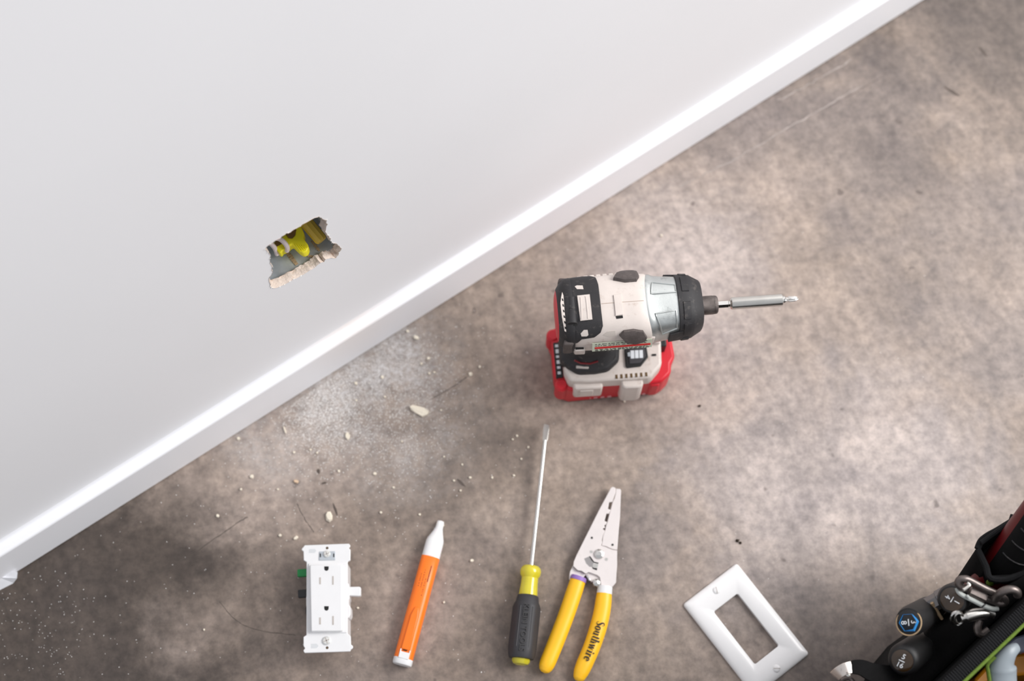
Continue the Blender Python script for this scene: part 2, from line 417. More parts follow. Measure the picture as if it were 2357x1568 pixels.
# lifted flakes of paint and paper round the opening
fk = MB()
for i in range(0, K, 2):
    a, z = hole[i]; dx, dz = a-hc[0], z-hc[1]; l = math.hypot(dx, dz)
    if rnd.random() < 0.4:
        q = Vector((dx/l, dz/l)); t = Vector((-q.y, q.x)); s_ = rnd.uniform(0.0008, 0.0021)
        base = Vector((a, z)) - q*0.0004
        pts = [base - t*s_*0.6, base + t*s_*0.6, base + q*s_*0.6 + t*rnd.uniform(-1, 1)*s_*0.4]
        h_ = [0.0002, 0.0002, rnd.uniform(0.0004, 0.0013)]
        v = [W0 + WU*p.x + WN*(0.00015+hh) + Vector((0, 0, p.y)) for p, hh in zip(pts, h_)]
        v += [p - WN*0.0004 for p in v]
        fk.add(v, [(0, 1, 2), (5, 4, 3), (0, 3, 4, 1), (1, 4, 5, 2), (2, 5, 3, 0)])
fk.build('paint_flakes', mat('torn_paper', srgb(242, 238, 232), 0.8), wall, smooth=False)

# ------------------------------------------------------------------ baseboard with a soft caulk line
def bb_material():
    m = mat('painted_baseboard', (0.90, 0.90, 0.93), 0.38, var=0.01, vscale=5)
    nt = m.node_tree; N = nt.nodes; Lk = nt.links; b = N['Principled BSDF']
    src = b.inputs['Base Color'].links[0].from_socket
    tc = N.new('ShaderNodeTexCoord'); d = N.new('ShaderNodeVectorMath'); d.operation = 'DISTANCE'
    Lk.new(tc.outputs['Object'], d.inputs[0]); d.inputs[1].default_value = PP(800, 745, W0, WN)
    r = N.new('ShaderNodeValToRGB'); r.color_ramp.elements[0].color = (0.35,)*3+(1,); r.color_ramp.elements[1].color = (0, 0, 0, 1)
    r.color_ramp.elements[1].position = 0.07
    Lk.new(d.outputs['Value'], r.inputs['Fac'])
    x = N.new('ShaderNodeMix'); x.data_type = 'RGBA'; Lk.new(r.outputs['Color'], x.inputs['Factor']); Lk.new(src, x.inputs['A'])
    x.inputs['B'].default_value = (0.86, 0.72, 0.62, 1); Lk.new(x.outputs['Result'], b.inputs['Base Color']); return m
prof = [(-0.0015, 0.0014), (-0.0, 0.0024), (0.0, 0.0034), (0.0, BBH-0.0042), (0.0, BBH-0.0028), (-0.0006, BBH-0.0012), (-0.0018, BBH-0.0002), (-0.0032, BBH), (-0.0042, BBH+0.0001), (-0.0078, BBH+0.0002), (-0.0085, BBH+0.0003),
        (-0.0105, BBH+0.0012), (-0.0117, BBH+0.003), (-BBT+0.0001, BBH+0.0065), (-BBT-0.001, BBH+0.007), (-BBT-0.001, 0.0014)]
bb = MB(); bb.rings([[W(u, d, z) for d, z in prof] for u in (UL, UR)])
struct(bb.build('baseboard_back', bb_material(), angle=40))
# low painted trim end that leaves the frame at the left
t1 = MB()
tp = [P(-60, 1322, 0.012), P(40.5, 1317, 0.012), P(39, 1331, 0.008), P(30, 1342, 0.001), P(0, 1330, 0.012), P(-60, 1306+60, 0.02)]
tb = [P(-60, 1322, 0), P(40.5, 1318, 0), P(39, 1332, 0), P(30, 1343.5, 0), P(0, 1358.5, 0), P(-60, 1390, 0)]
t1.add(tp+tb, [(0, 1, 2, 3, 4, 5), tuple(range(6, 12))[::-1]] + [(i, 6+i, 6+(i+1) % 6, (i+1) % 6) for i in range(6)])
struct(t1.build('trim_1', mat('painted_trim', (0.8, 0.8, 0.83), 0.45), smooth=False))

# ------------------------------------------------------------------ outlet box and wiring in the opening
BD0, BD1 = -DRY-0.0006, -0.066
bu0, bu1, bz0, bz1 = HU0+0.004, HU1-0.004, HZ0+0.005, HZ1+0.012
bxo = W0 + WU*((bu0+bu1)/2) + Vector((0, 0, bz0)) + WN*BD0
box = thing('outlet_box', 'grey galvanised metal outlet box recessed in the white wall opening', 'outlet box', bxo)
def wbox(mb, u0, u1, d0, d1, z0, z1):
    v = [W0 + WU*u + WN*d + Vector((0, 0, z)) for z in (z0, z1) for u, d in ((u0, d0), (u1, d0), (u1, d1), (u0, d1))]
    mb.add(v, [(3, 2, 1, 0), (4, 5, 6, 7), (0, 1, 5, 4), (1, 2, 6, 5), (2, 3, 7, 6), (3, 0, 4, 7)]); return mb
T = 0.0015
wbox(MB(), bu0-T, bu1+T, BD0, BD1, bz0-T, bz0).build('bottom_plate', M_box, box, bxo, smooth=False)
wbox(MB(), bu0-T, bu1+T, BD0, BD1, bz1, bz1+T).build('top_plate', M_box, box, bxo, smooth=False)
wbox(MB(), bu0-T, bu0, BD0, BD1, bz0, bz1).build('side_plate', M_box, box, bxo, smooth=False)
wbox(MB(), bu1, bu1+T, BD0, BD1, bz0, bz1).build('side_plate', M_box, box, bxo, smooth=False)
wbox(MB(), bu0-T, bu1+T, BD1-T, BD1, bz0-T, bz1+T).build('back_plate', M_box, box, bxo, smooth=False)
def hpz(cx, cy, z): return P(560 + cx*0.14028, 470 + cy*0.14028, z)
for a, b_, w in [((700, 770), (880, 995), 0.0045), ((1120, 610), (1250, 770), 0.0028), ((1060, 850), (1200, 880), 0.003)]:
    p, q = hpz(*a, bz0), hpz(*b_, bz0)
    mb = MB(); pts = [p.lerp(q, i/7) for i in range(8)]
    for i, c in enumerate(pts[:-1]):
        c = c.lerp(pts[i+1], 0.5); L_ = (q-p).length/7
        mb.box(c + Vector((0, 0, 0.0004)), (L_*1.05, w*rnd.uniform(0.5, 1.1), 0.0008), math.atan2((q-p).y, (q-p).x) + rnd.uniform(-.15, .15))
    mb.build('dried_mud', M_mud, box, bxo, smooth=False)
zf = bz0
def conn(name, label, outline, z0, z1, material, bev=0.0022):
    pts = [hpz(x, y, z1) for x, y in outline]; o0 = sum(pts, Vector())/len(pts); o0.z = z0
    r = thing(name, label, 'wire connector', o0, group='wire connectors in the outlet box')
    body = MB().prism(pts, z0, z1).build('shell', material, r, o0, bevel=bev, seg=3)
    return r, o0
r1, o1 = conn('wire_connector', 'bright yellow winged wire connector in the middle of the wall opening',
     [(850, 395), (935, 340), (975, 420), (998, 480), (985, 555), (1060, 660), (1072, 710), (1040, 775), (975, 800), (915, 765), (800, 655), (745, 690), (700, 680), (640, 610), (620, 540), (690, 480), (715, 500), (740, 550), (800, 555), (850, 500)],
     zf+0.009, zf+0.020, M_nut)
for k in range(5):
    a = hpz(850+k*38, 660+k*8-10, zf+0.0203); b_ = hpz(935+k*30, 775-k*16, zf+0.0203)
    MB().tube([a, b_], 0.0005, 6).build('grip_ridge', M_nut, r1, o1)
MB().tube([hpz(770, 500, zf+0.013), hpz(800, 480, zf+0.0205)], 0.0052, 14).build('throat', M_brown, r1, o1)
r2, o2 = conn('wire_connector', 'yellow wire connector behind the pale wires at the opening left end',
     [(480, 645), (560, 585), (640, 570), (720, 640), (765, 690), (690, 740), (640, 760), (615, 800), (585, 795), (560, 770)], zf+0.008, zf+0.018, M_nut)
MB().tube([hpz(600, 655, zf+0.012), hpz(600, 640, zf+0.0185)], 0.0045, 14).build('throat', M_brown, r2, o2)
p, q = hpz(1010, 270, zf+0.020), hpz(1292, 605, zf+0.014)
r3 = thing('wire_connector', 'tan-yellow ribbed cylindrical wire connector at the opening right end', 'wire connector', (q.x, q.y, zf), group='wire connectors in the outlet box')
o3 = Vector((q.x, q.y, zf))
MB().lathe(p, q-p, [(0, 0.0062), ((q-p).length*0.92, 0.0058), ((q-p).length, 0.0046)], 20, shape=lambda a, d: 1+0.05*math.cos(10*a)).build('shell', M_nut2, r3, o3)
for lab, path in [('pale insulated wire arching over the left yellow connector', [(530, 560, .026), (590, 570, .025), (650, 610, .024), (700, 665, .022), (725, 720, .019), (715, 768, .015)]),
                  ('pale insulated wire at the far left of the wall opening', [(400, 620, .024), (455, 655, .022), (505, 705, .019), (540, 770, .015), (556, 825, .011)])]:
    pts = smooth_path([hpz(x, y, zf+h) for x, y, h in path], 5)
    o0 = pts[-1].copy()
    tag(MB().tube(pts, 0.0023, 10).build('electrical_wire', M_wire, None, o0, loc=o0), lab, 'wire', 'wires in the outlet box')
# ------------------------------------------------------------------ DRILL (impact driver), local frame in mm
O_ = P(1300, 835, 0.025); DO = Vector((O_.x, O_.y, 0)); DA = R(4.5)
drill = thing('impact_driver', 'white and black cordless impact driver standing on its red battery', 'power tool', DO, DA)
Dinv = Matrix.Rotation(-DA, 4, 'Z') @ Matrix.Translation(-DO)
def D(px, py, zmm):             # pixel at a height -> drill local mm
    return Dinv @ P(px, py, zmm/1000) * 1000
def dpart(mb, name, m, parent=None, **kw):
    mb.scale(0.001); return mb.build(name, m, parent or drill, **kw)
ZA, YA, EX = 165.0, 1.5, 2.7
SECT = [(-6, 30.5, 29.5), (0, 33, 31.5), (14, 34, 32.3), (27, 34.6, 32.8), (45, 34.8, 33), (64, 34.5, 33), (72, 33.2, 32), (76, 32.2, 31.2), (86, 31, 30.2), (104, 29, 28.5), (130, 27, 26.5)]
def sec(X):
    if X <= SECT[0][0]: return SECT[0][1:]
    for a, b_ in zip(SECT, SECT[1:]):
        if X <= b_[0]:
            t = (X-a[0])/(b_[0]-a[0]); return (a[1]+(b_[1]-a[1])*t, a[2]+(b_[2]-a[2])*t)
    return SECT[-1][1:]
def hs(X, ph, off=0.0):
    hw, hh = sec(X); hw += off; hh += off
    sn, cs = math.sin(ph), math.cos(ph)
    return Vector((X, YA - math.copysign(abs(sn)**(2/EX), sn)*hw, ZA + math.copysign(abs(cs)**(2/EX), cs)*hh))
def hpix(px, py):               # pixel -> (X, phi) on the head surface
    c = Dinv @ CAMP * 1000; d = (Dinv.to_3x3() @ ray(px, py)).normalized()
    t0 = 1100.0; last = None
    for i in range(1400):
        p = c + d*(t0+i*0.25); hw, hh = sec(p.x)
        if (abs(p.y-YA)/hw)**EX + (abs(p.z-ZA)/hh)**EX <= 1:
            y, z = -(p.y-YA)/hw, (p.z-ZA)/hh
            return (p.x, math.atan2(math.copysign(abs(y)**(EX/2), y), math.copysign(abs(z)**(EX/2), z)))
    p = c + d*((c.z-ZA-15)/-d.z); hw, hh = sec(p.x)
    return (p.x, (1.2 if p.y < YA else -1.2))
def patch(pix, off, base=-0.6, rings=4, k=4, round_=0.0, uv=None):
    pts = uv if uv else [hpix(*p) for p in pix]
    pts = subd(pts, k); n = len(pts); c = (sum(p[0] for p in pts)/n, sum(p[1] for p in pts)/n)
    mb = MB(); rr = [[hs(a, b_, base) for a, b_ in pts]]
    steps = [(1.0, off-round_)] + ([(0.955, off)] if round_ else []) + [(1-j/rings, off) for j in range(1, rings)]
    for s_, of in steps: rr.append([hs(c[0]+(a-c[0])*s_, c[1]+(b_-c[1])*s_, of) for a, b_ in pts])
    mb.rings(rr, False, False)
    m0 = len(mb.v); mb.v.append(tuple(hs(c[0], c[1], off))); last = m0-n
    mb.f += [(last+i, last+(i+1) % n, m0) for i in range(n)]
    return mb
def ring_of(X, off=0, n=48, dx=lambda ph: 0, sc=1.0):
    out = []
    for k in range(n):
        ph = 2*math.pi*k/n; p = hs(X, ph, off); p.y = YA+(p.y-YA)*sc; p.z = ZA+(p.z-ZA)*sc; p.x += dx(ph); out.append(p)
    return out
side = lambda ph: 5*math.sin(ph)**2
# white motor housing
hb = MB(); hb.rings([ring_of(X) for X in (-6, 0, 7, 14, 20, 27, 36, 45, 55, 64)] + [ring_of(70, 0, dx=side), ring_of(72.5, -0.8, dx=side)])
dpart(hb, 'motor_housing', M_cream, angle=50)
# cast nose
nb = MB(); nb.rings([ring_of(71, -1.8, dx=side), ring_of(72, -0.6, dx=side), ring_of(75, 0.2, dx=side), ring_of(77, -0.7, dx=side), ring_of(80, -0.9, dx=side), ring_of(90, -0.6), ring_of(100, -0.4), ring_of(108, -0.3)])
nose = dpart(nb, 'gear_case', M_silver, angle=40)
for pix in [[(1501, 650), (1553, 655), (1556, 672), (1499, 676)], [(1509, 722), (1556, 714), (1559, 756), (1524, 770), (1519, 748)]]:
    uv = subd([hpix(*p) for p in pix], 5)
    dpart(MB().tube([hs(a, b_, -0.1) for a, b_ in uv], 0.75, 8, close=True), 'raised_rim', M_silver, nose)
    dpart(patch(None, -0.35, -2, uv=[hpix(*p) for p in pix]), 'window_panel', M_silver, nose)
# rubber nose boot, faceted
def fac(ph): return 0.6*abs(math.cos(4*ph))
bt = MB(); bt.rings([ring_of(103, 0.6), ring_of(103.5, 1.4), ring_of(107, 1.6), ring_of(117, 1.4), ring_of(118.5, 0.6), ring_of(126.5, -3.2), ring_of(127.8, -4.6), ring_of(127.8, -16.5)])
boot = dpart(bt, 'nose_boot', M_rubber, angle=28)
for k in range(8):
    ph = 2*math.pi*(k+0.5)/8
    uv = [(107.5, ph-0.3), (114.5, ph-0.3), (114.5, ph+0.3), (107.5, ph+0.3)]
    dpart(patch(None, 2.5, 1.0, uv=uv, round_=0.5), 'boot_facet', M_rubber, boot)
for s_ in (1, -1):
    dpart(patch(None, 2.0, -0.5, uv=[(94, s_*1.35), (108, s_*1.25), (108, s_*1.8), (94, s_*1.8)], round_=0.5), 'boot_tab', M_rubber, boot)
# rear bumper: end ring plus the top patch
rb = MB()
rb.rings([ring_of(-6, -9), [Vector((-13.2, p.y, p.z)) for p in ring_of(-6, -9)], [Vector((-12.2, p.y, p.z)) for p in ring_of(-6, -5)], [Vector((-9, p.y, p.z)) for p in ring_of(-6, -0.5)],
          [Vector((-5, p.y, p.z)) for p in ring_of(-2, 1.6)], ring_of(0, 1.8), ring_of(2, 1.5), ring_of(2, -1)])
rear = dpart(rb, 'rear_bumper', M_rubber, angle=40)
top_uv = [(-3, -1.22), (12, -1.1), (22, -0.98), (26.5, -0.8), (28, -0.4), (28, 0.2), (28.5, 0.62), (26, 0.86), (20, 1.05), (8, 1.12), (4, 1.3), (-3, 1.4)]
dpart(patch(None, 1.5, -1, uv=top_uv, rings=6, k=5, round_=0.6), 'rear_top_cover', M_rubber, angle=45)
for s_, z in ((1, 158), (-1, 150)):
    c = hs(-3, s_*1.35, 0.5)
    dpart(MB().prism([(c.x-7, c.y-3.2), (c.x+1, c.y-3.6), (c.x+5, c.y-1.5), (c.x+4, c.y+2.2), (c.x-5, c.y+3.2)], z-6, c.z+4), 'corner_horn', M_rubber2, bevel=0.0018)
red = MB(); red.rings([[Vector((-14.0, p.y, p.z)) for p in ring_of(-6, -11)], [Vector((-12.8, p.y, p.z)) for p in ring_of(-6, -7)], [Vector((-11.0, p.y, p.z)) for p in ring_of(-6, -4)]])
dpart(red, 'rear_red_plate', M_red)
dpart(patch([(1294, 676), (1297, 684), (1299, 715), (1303, 762), (1299, 760), (1293, 730), (1290, 700)], 2.1, 0.5, k=2), 'vent_strip', M_cream)
for k in range(6):
    y = 690+k*12; x = 1293+k*1.2
    dpart(patch([(x, y), (x+3, y+1), (x+4, y+6), (x+1, y+5)], 2.3, 1, k=1, rings=2), 'vent_hole', M_dark)
# hinge barrel, cream clip window, recesses
a, b_ = D(1315, 683, 197), D(1318, 745, 197)
a.z = b_.z = 193.5
dpart(MB().lathe(a, b_-a, [(0, 3.5), (0.6, 5.2), ((b_-a).length*0.45, 5.3), ((b_-a).length*0.46, 5.0), ((b_-a).length*0.48, 5.3), ((b_-a).length-0.6, 5.2), ((b_-a).length, 3.5)], 20), 'hinge_barrel', M_rubber)
win = dpart(patch([(1328, 684), (1357, 681), (1363, 735), (1335, 738)], 3.2, 0, k=4, round_=0.5), 'clip_window', M_cream)
for pix in [[(1335, 688), (1337, 734), (1339, 734), (1337, 688)], [(1347, 686), (1352, 733), (1354, 732), (1350, 686)]]:
    dpart(patch(pix, 3.75, 2, k=2, rings=2), 'window_rib', M_cream, win)
for pix in [[(1323, 663), (1328, 661), (1341, 661), (1343, 669), (1328, 669)], [(1336, 766), (1343, 758), (1352, 758), (1354, 769), (1350, 772), (1338, 772)]]:
    dpart(patch(pix, 1.9, 0, k=2), 'cream_lug', M_cream)
for pix in [[(1312, 746), (1327, 743), (1329, 748), (1314, 750)]]:
    dpart(patch(pix, 1.8, 1, k=2, rings=2), 'screw_recess', M_dark)
dpart(patch([(1412, 680), (1430, 677), (1434, 724), (1417, 727)], 1.3, -1, round_=0.4), 'raised_bar', M_cream)
dpart(patch([(1417, 728), (1433, 726), (1434, 732), (1419, 734)], 0.25, -1, k=2, rings=2), 'screw_hole', M_dark)
dpart(patch([(1388, 771), (1398, 763), (1416, 761), (1417, 774), (1403, 776)], 0.2, -1, k=2, rings=2), 'vent_pocket', mat('pocket_cream', srgb(198, 188, 180), 0.6))
dpart(MB().tube([hs(29+i*4.5, 0.03, 0.0) for i in range(10)], 0.28, 6), 'housing_seam', mat('seam_dirt', srgb(178, 160, 146), 0.8))
# bumpers on the shoulders
dpart(patch([(1411, 646), (1419, 635), (1440, 630), (1466, 632), (1471, 640), (1465, 649), (1438, 651)], 3.4, -1, k=3, round_=1.2), 'shoulder_bumper', M_rubber2)
dpart(patch([(1425, 770), (1435, 760), (1458, 757), (1480, 760), (1489, 773), (1485, 780), (1462, 787), (1440, 784)], 3.4, -1, k=3, round_=1.2), 'shoulder_bumper', M_rubber2)
# side vents ridge on the far flank
for k in range(7):
    c = hs(12+k*6.2, -1.45, 0.6); dpart(MB().box(c, (4.6, 3, 9)), 'vent_rib', M_cream, bevel=0.0008)
# label shelf on the near flank
lq = [D(1338, 789, 158), D(1490, 775, 158), D(1494, 790, 148), D(1345, 806, 148)]
dpart(MB().prism([(14, -25), (80, -25), (80, -31.2), (76, -32.2), (18, -32.6), (13, -31.5)], 158, 176), 'label_shelf', M_cream, bevel=0.0018)
fr = frame(Vector((47, -35.4, 172)), (1, 0.004, 0), (0, -0.9, 0.44))
lab = dpart(MB().box(None, (58, 11, 0.8), M=fr), 'rating_label', M_label, bevel=0.0002)
dpart(MB().box(None, (54, 2.5, 0.9), M=fr @ Matrix.Translation((0.5, -1.0, 0.1))), 'red_stripe', M_lred, lab)
for row, yy in ((0, 3.9), (1, 1.7), (2, -3.3), (3, -4.6)):
    mb = MB(); x = -26
    rr_ = random.Random(row+3)
    while x < 24:
        w = rr_.uniform(1.0, 3.5); mb.box(None, (w, 0.8, 0.95), M=fr @ Matrix.Translation((x+w/2, yy, 0.1))); x += w+rr_.uniform(0.6, 2.2)
    dpart(mb, 'label_print', M_ltext, lab, smooth=False)
dpart(MB().prism([(0, -29), (12, -29), (12, -35.5), (2, -35)], 152, 164), 'rear_lug', M_cream, bevel=0.001)
dpart(MB().box(Vector((6.5, -32.5, 164.2)), (8, 3, 1)), 'lug_slot', M_dark)
# anvil, bit holder, bit
AX = lambda x, r: (x, r)
dpart(MB().lathe((126, YA, ZA), (1, -0.003, 0), [(0, 9.3), (14.5, 9.4), (15, 9.0), (16, 9.2), (18, 8.9), (19, 7.8), (19.2, 4)], 32), 'chuck_collar', M_collar, angle=30)
dpart(MB().lathe((144, YA, ZA), (1, -0.003, 0), [(0, 3.7), (11.5, 3.7), (12, 3.1), (14, 3.1)], 6), 'hex_shank', M_chrome, angle=20)
dpart(MB().lathe((157.5, YA, ZA), (1, -0.003, 0), [(0, 4.3), (1.4, 5.9), (2.2, 6.05), (51, 6.05), (51.6, 5.7), (51.7, 4.2)], 32), 'bit_holder', M_steel, angle=30)
def ph_shape(a, d): return 1.0 if d < 4 else (0.62 + 0.38*abs(math.cos(2*a))**0.6)
dpart(MB().lathe((208.5, YA, ZA), (1, -0.003, 0), [(0, 3.6), (3, 3.6), (4.2, 2.4), (6, 2.2), (7, 3.1), (13, 2.9), (15, 2.0), (16.5, 0.5)], 24, shape=ph_shape), 'driver_bit', M_chrome, angle=25)
# handle and trigger
def ell(cx, cy, z, rx, ry, n=28, e=2.4):
    out = []
    for k in range(n):
        a = 2*math.pi*k/n; c, s_ = math.cos(a), math.sin(a)
        out.append(Vector((cx+math.copysign(abs(c)**(2/e), c)*rx, cy+math.copysign(abs(s_)**(2/e), s_)*ry, z)))
    return out
hd = MB(); hd.rings([ell(24, 1, 142, 24, 20), ell(22, 1, 128, 21, 17), ell(20, 1, 110, 20, 16.5), ell(21, 0.5, 92, 21, 17.5), ell(22.5, 0, 83, 24, 22), ell(23, 0, 78, 28, 28)])
hand = dpart(hd, 'handle', M_rubber, angle=60)
dpart(MB().rings([ell(47, 1, 138, 8, 8, 16), ell(44, 1, 124, 7, 8, 16), ell(41, 1, 112, 6, 7.5, 16)]), 'trigger', M_red)
dpart(MB().tube([Vector((6, -20, 90)), Vector((12, -21.5, 84)), Vector((22, -22.5, 83)), Vector((30, -21.5, 86))], 1.0, 8), 'handle_red_line', M_redmet, hand)
dpart(MB().box(Vector((14, -24.5, 79.5)), (13, 3, 2.2), -0.12), 'handle_tag', M_slot, hand, bevel=0.0006)
# foot collar, foot, gauge
cpts = [(-8.5, -14), (-2, -22.5), (9, -30.5), (27, -31), (41, -29.5), (54, -19), (56, -5), (55, 12), (41, 28), (9, 29), (-8, 16)]
dpart(MB().prism(cpts, 62, 78, 0.93), 'foot_collar', M_rubber, bevel=0.003)
fpts = [(-4, -22), (0, -35), (20, -37), (84, -38), (97, -25), (99, 0), (98, 24), (85, 37), (0, 36), (-4, 22)]
dpart(MB().prism(fpts, 46, 70), 'battery_foot', M_cream, bevel=0.003)
gp = [D(1437, 806, 72), D(1440, 843, 72), (D(1444, 847, 72)), D(1475, 843, 72), D(1492, 822, 72), D(1488, 796, 72), D(1440, 796, 72)]
gau = dpart(MB().prism(gp, 66, 72.5), 'charge_gauge', M_black, bevel=0.0008)
gp2 = [D(1446, 806, 73), D(1449, 838, 73), D(1473, 836, 73), D(1486, 820, 73), D(1484, 800, 73)]
dpart(MB().prism(gp2, 70, 73.3), 'gauge_panel', mat('gauge_grey', srgb(66, 64, 68), 0.4), gau, bevel=0.0005)
for k in range(3):
    x0 = 1451+k*10
    dpart(MB().prism([D(x0, 807-k*.5, 74), D(x0+8.5, 806.5-k*.5, 74), D(x0+9.2, 825-k*.6, 74), D(x0+.7, 825.5-k*.6, 74)], 72, 74), 'gauge_bar', M_whitep, gau, bevel=0.0003)
dpart(MB().prism([D(1444, 812, 74), D(1450, 810, 74), D(1451, 821, 74), D(1445, 820, 74)], 72, 73.9), 'gauge_terminal', M_gray, gau, bevel=0.0003)
for k in range(7):
    p = D(1419+k*11.4, 868-k*0.9, 69)
    dpart(MB().box(Vector((p.x, p.y, 69.6)), (2.2, 4.2, 1.6)), 'vent_notch', mat('notch_brown', srgb(96, 72, 40), 0.8))
dpart(MB().prism([(3.5, -30), (35, -32), (35, -42), (5, -41.5)], 30, 60), 'latch_tab', M_cream, bevel=0.0025)
dpart(MB().prism([(11, -40), (25, -40.5), (25, -42.6), (11, -42.4)], 37, 54), 'latch_button', M_cream, bevel=0.0008)
dpart(MB().prism([(53.5, -31), (77, -32), (76.5, -43), (73, -45.5), (57, -45.2), (53.8, -42.5)], 16, 63), 'latch_tab', M_cream, bevel=0.0028)
dpart(MB().prism([(88, -2), (97.5, -3), (97.5, 20), (88, 20)], 60, 75), 'foot_rib', M_cream, bevel=0.0015)
dpart(MB().box(Vector((90, -14, 70.4)), (4.5, 2, 1)), 'foot_slot', M_dark)
dpart(MB().prism([(97, -4), (105, -3.5), (106, 26), (97, 26)], 44, 66), 'front_block', M_black, bevel=0.0012)
# battery pack
bpts = [(-13.5, -20), (-9, -27), (-9.5, -33), (1, -38), (50, -36.5), (98, -36.5), (109, -27), (110, -17), (115, -10), (114, 8), (112, 26), (100, 37), (2, 37), (-12, 31), (-16, 24), (-13, 15)]
bat = dpart(MB().prism(bpts, 4, 47), 'battery_pack', M_red, bevel=0.004)
dpart(MB().prism([(p[0]*0.985+0.8, p[1]*0.97) for p in bpts], 0, 5), 'battery_base', M_redmet, bat, bevel=0.0015)
for c in ((-11, 24), (-7, -31.5)):
    dpart(MB().lathe((c[0], c[1], 16), (0, 0, 1), [(0, 5), (2, 7.2), (30, 7.2), (33, 5)], 12), 'corner_lobe', M_red, bat, angle=30)
dpart(MB().prism([(84, -33), (97, -32), (96, -38.5), (86, -38.8)], 8, 42), 'battery_rib', M_red, bat, bevel=0.002)
pl = dpart(MB().prism([(-12, -24), (-4.6, -24), (-4.6, 15), (-12, 15)], 44, 49.5), 'rear_badge', M_black, bat, bevel=0.0006)
rr_ = random.Random(8)
for k in range(6):
    dpart(MB().box(Vector((-8.4, 11-k*6.0, 49.6)), (3.4, rr_.uniform(2.6, 4.6), 0.8)), 'badge_mark', M_whitep, pl, bevel=0.0003)
for k in range(11):
    if 50 < 8+k*7.4 < 76: continue
    dpart(MB().box(Vector((8+k*7.4, -36.9, 10)), (rr_.uniform(2.5, 5.5), 0.8, 3.6)), 'battery_mark', mat('faded_print', srgb(228, 168, 172), 0.6), bat)

# ------------------------------------------------------------------ receptacle
def C4(x, y, h): return P(660 + x*0.18501, 1230 + y*0.18501, h)
ZS = 0.031
ro = C4(500, 800, ZS); ro.z = 0
rec = thing('wall_receptacle', 'white two-socket wall receptacle with green, black and white wire levers', 'receptacle', ro)
def rpart(name, pts, z0, z1, m, parent=None, bev=0.0006, hz=None):
    return MB().prism([C4(x, y, hz if hz is not None else z1) for x, y in pts], z0, z1).build(name, m, parent or rec, ro, bevel=bev)
strap = [(205, 160), (222, 136), (772, 117), (790, 138), (786, 160), (768, 172), (792, 190), (790, 325), (757, 342), (757, 1236), (796, 1268), (798, 1372), (820, 1386), (824, 1410), (812, 1428), (797, 1432), (790, 1458), (222, 1478), (206, 1455), (208, 1440), (226, 1420), (207, 1392), (207, 1278), (244, 1254), (246, 345), (210, 325), (207, 214), (186, 200), (184, 186), (194, 170)]
rpart('strap', strap, ZS-0.003, ZS, M_white)
rpart('housing', [(262, 350), (755, 345), (757, 1245), (255, 1250)], 0.0, ZS-0.002, M_white, hz=ZS, bev=0.002)
rpart('side_rib', [(243, 1020), (258, 1010), (258, 1250), (243, 1255)], 0.01, ZS-0.001, M_white, hz=ZS)
rpart('side_rib', [(240, 770), (262, 765), (265, 910), (240, 890)], 0.01, ZS-0.001, M_white, hz=ZS)
rpart('side_rib', [(743, 610), (772, 612), (778, 650), (780, 800), (768, 820), (768, 870), (792, 905), (794, 1000), (776, 1040), (745, 1045)], 0.008, ZS-0.0035, M_white, hz=ZS-0.0035)
rpart('face_step', [(272, 362), (745, 356), (745, 1225), (285, 1232)], ZS-0.001, ZS+0.0012, M_white, bev=0.0005)
rpart('face', [(285, 378), (690, 368), (692, 1204), (300, 1214)], ZS, ZS+0.0062, M_white, bev=0.0012)
FZ = ZS+0.0063
for x0, y0, x1, y1 in [(404, 537, 425, 622), (565, 521, 584, 628), (403, 1036, 425, 1122), (566, 1018, 586, 1128)]:
    rpart('blade_slot', [(x0, y0), (x1, y0), (x1, y1), (x0, y1)], FZ-0.002, FZ+0.0001, M_slot, bev=0)
for y0 in (400, 896):
    arc = [(494 + 27*math.cos(a), y0+27 + 28*math.sin(a)) for a in [math.pi*k/8 for k in range(9)]]
    rpart('ground_hole', [(467, y0), (522, y0)] + arc, FZ-0.002, FZ+0.00012, M_dark, bev=0)
def rscrew(cx, cy, r, z):
    c = C4(cx, cy, z); rr0 = r*0.185*pxm(c.x, 1300, z) if False else r*0.185*pxm(752, 1375, z)
    s_ = MB().lathe(c - Vector((0, 0, 0.001)), (0, 0, 1), [(0, rr0), (0.0016, rr0), (0.0024, rr0*0.75), (0.0025, rr0*0.2)], 20).build('screw', mat('zinc', (0.78, 0.78, 0.75), 0.35, 0.45, var=0.1, vscale=300), rec, ro)
    MB().box(c + Vector((0, 0, 0.0015)), (rr0*1.5, rr0*0.22, 0.0004), 0.4).build('screw_slot', M_slot, s_, ro)
    MB().box(c + Vector((0, 0, 0.0015)), (rr0*1.5, rr0*0.22, 0.0004), 0.4+math.pi/2).build('screw_slot', M_slot, s_, ro)
rpart('screw_clip', [(405, 215), (600, 210), (603, 322), (400, 326)], ZS-0.001, ZS+0.0008, M_gray, bev=0.0004)
for x in (412, 578): rpart('clip_slot', [(x, 240), (x+14, 240), (x+14, 285), (x, 285)], ZS, ZS+0.001, M_dark, bev=0)
rscrew(500, 246, 44, ZS+0.001); rscrew(496, 1325, 52, ZS+0.0005)
for x, y in ((503, 172), (503, 1413)):
    c = C4(x, y, ZS); MB().lathe(c - Vector((0, 0, .001)), (0, 0, 1), [(0, 0.0014), (0.0011, 0.0014)], 14).build('screw_hole', mat('hole_brown', srgb(90, 74, 58), 0.8), rec, ro)
for pts in ([(276, 185), (350, 183), (368, 207), (350, 232), (276, 234)], [(302, 1365), (370, 1362), (396, 1390), (372, 1418), (302, 1420)]):
    rpart('strap_window', pts, ZS-0.001, ZS+0.0001, mat('pale_grey_window', srgb(208, 210, 212), 0.6), bev=0)
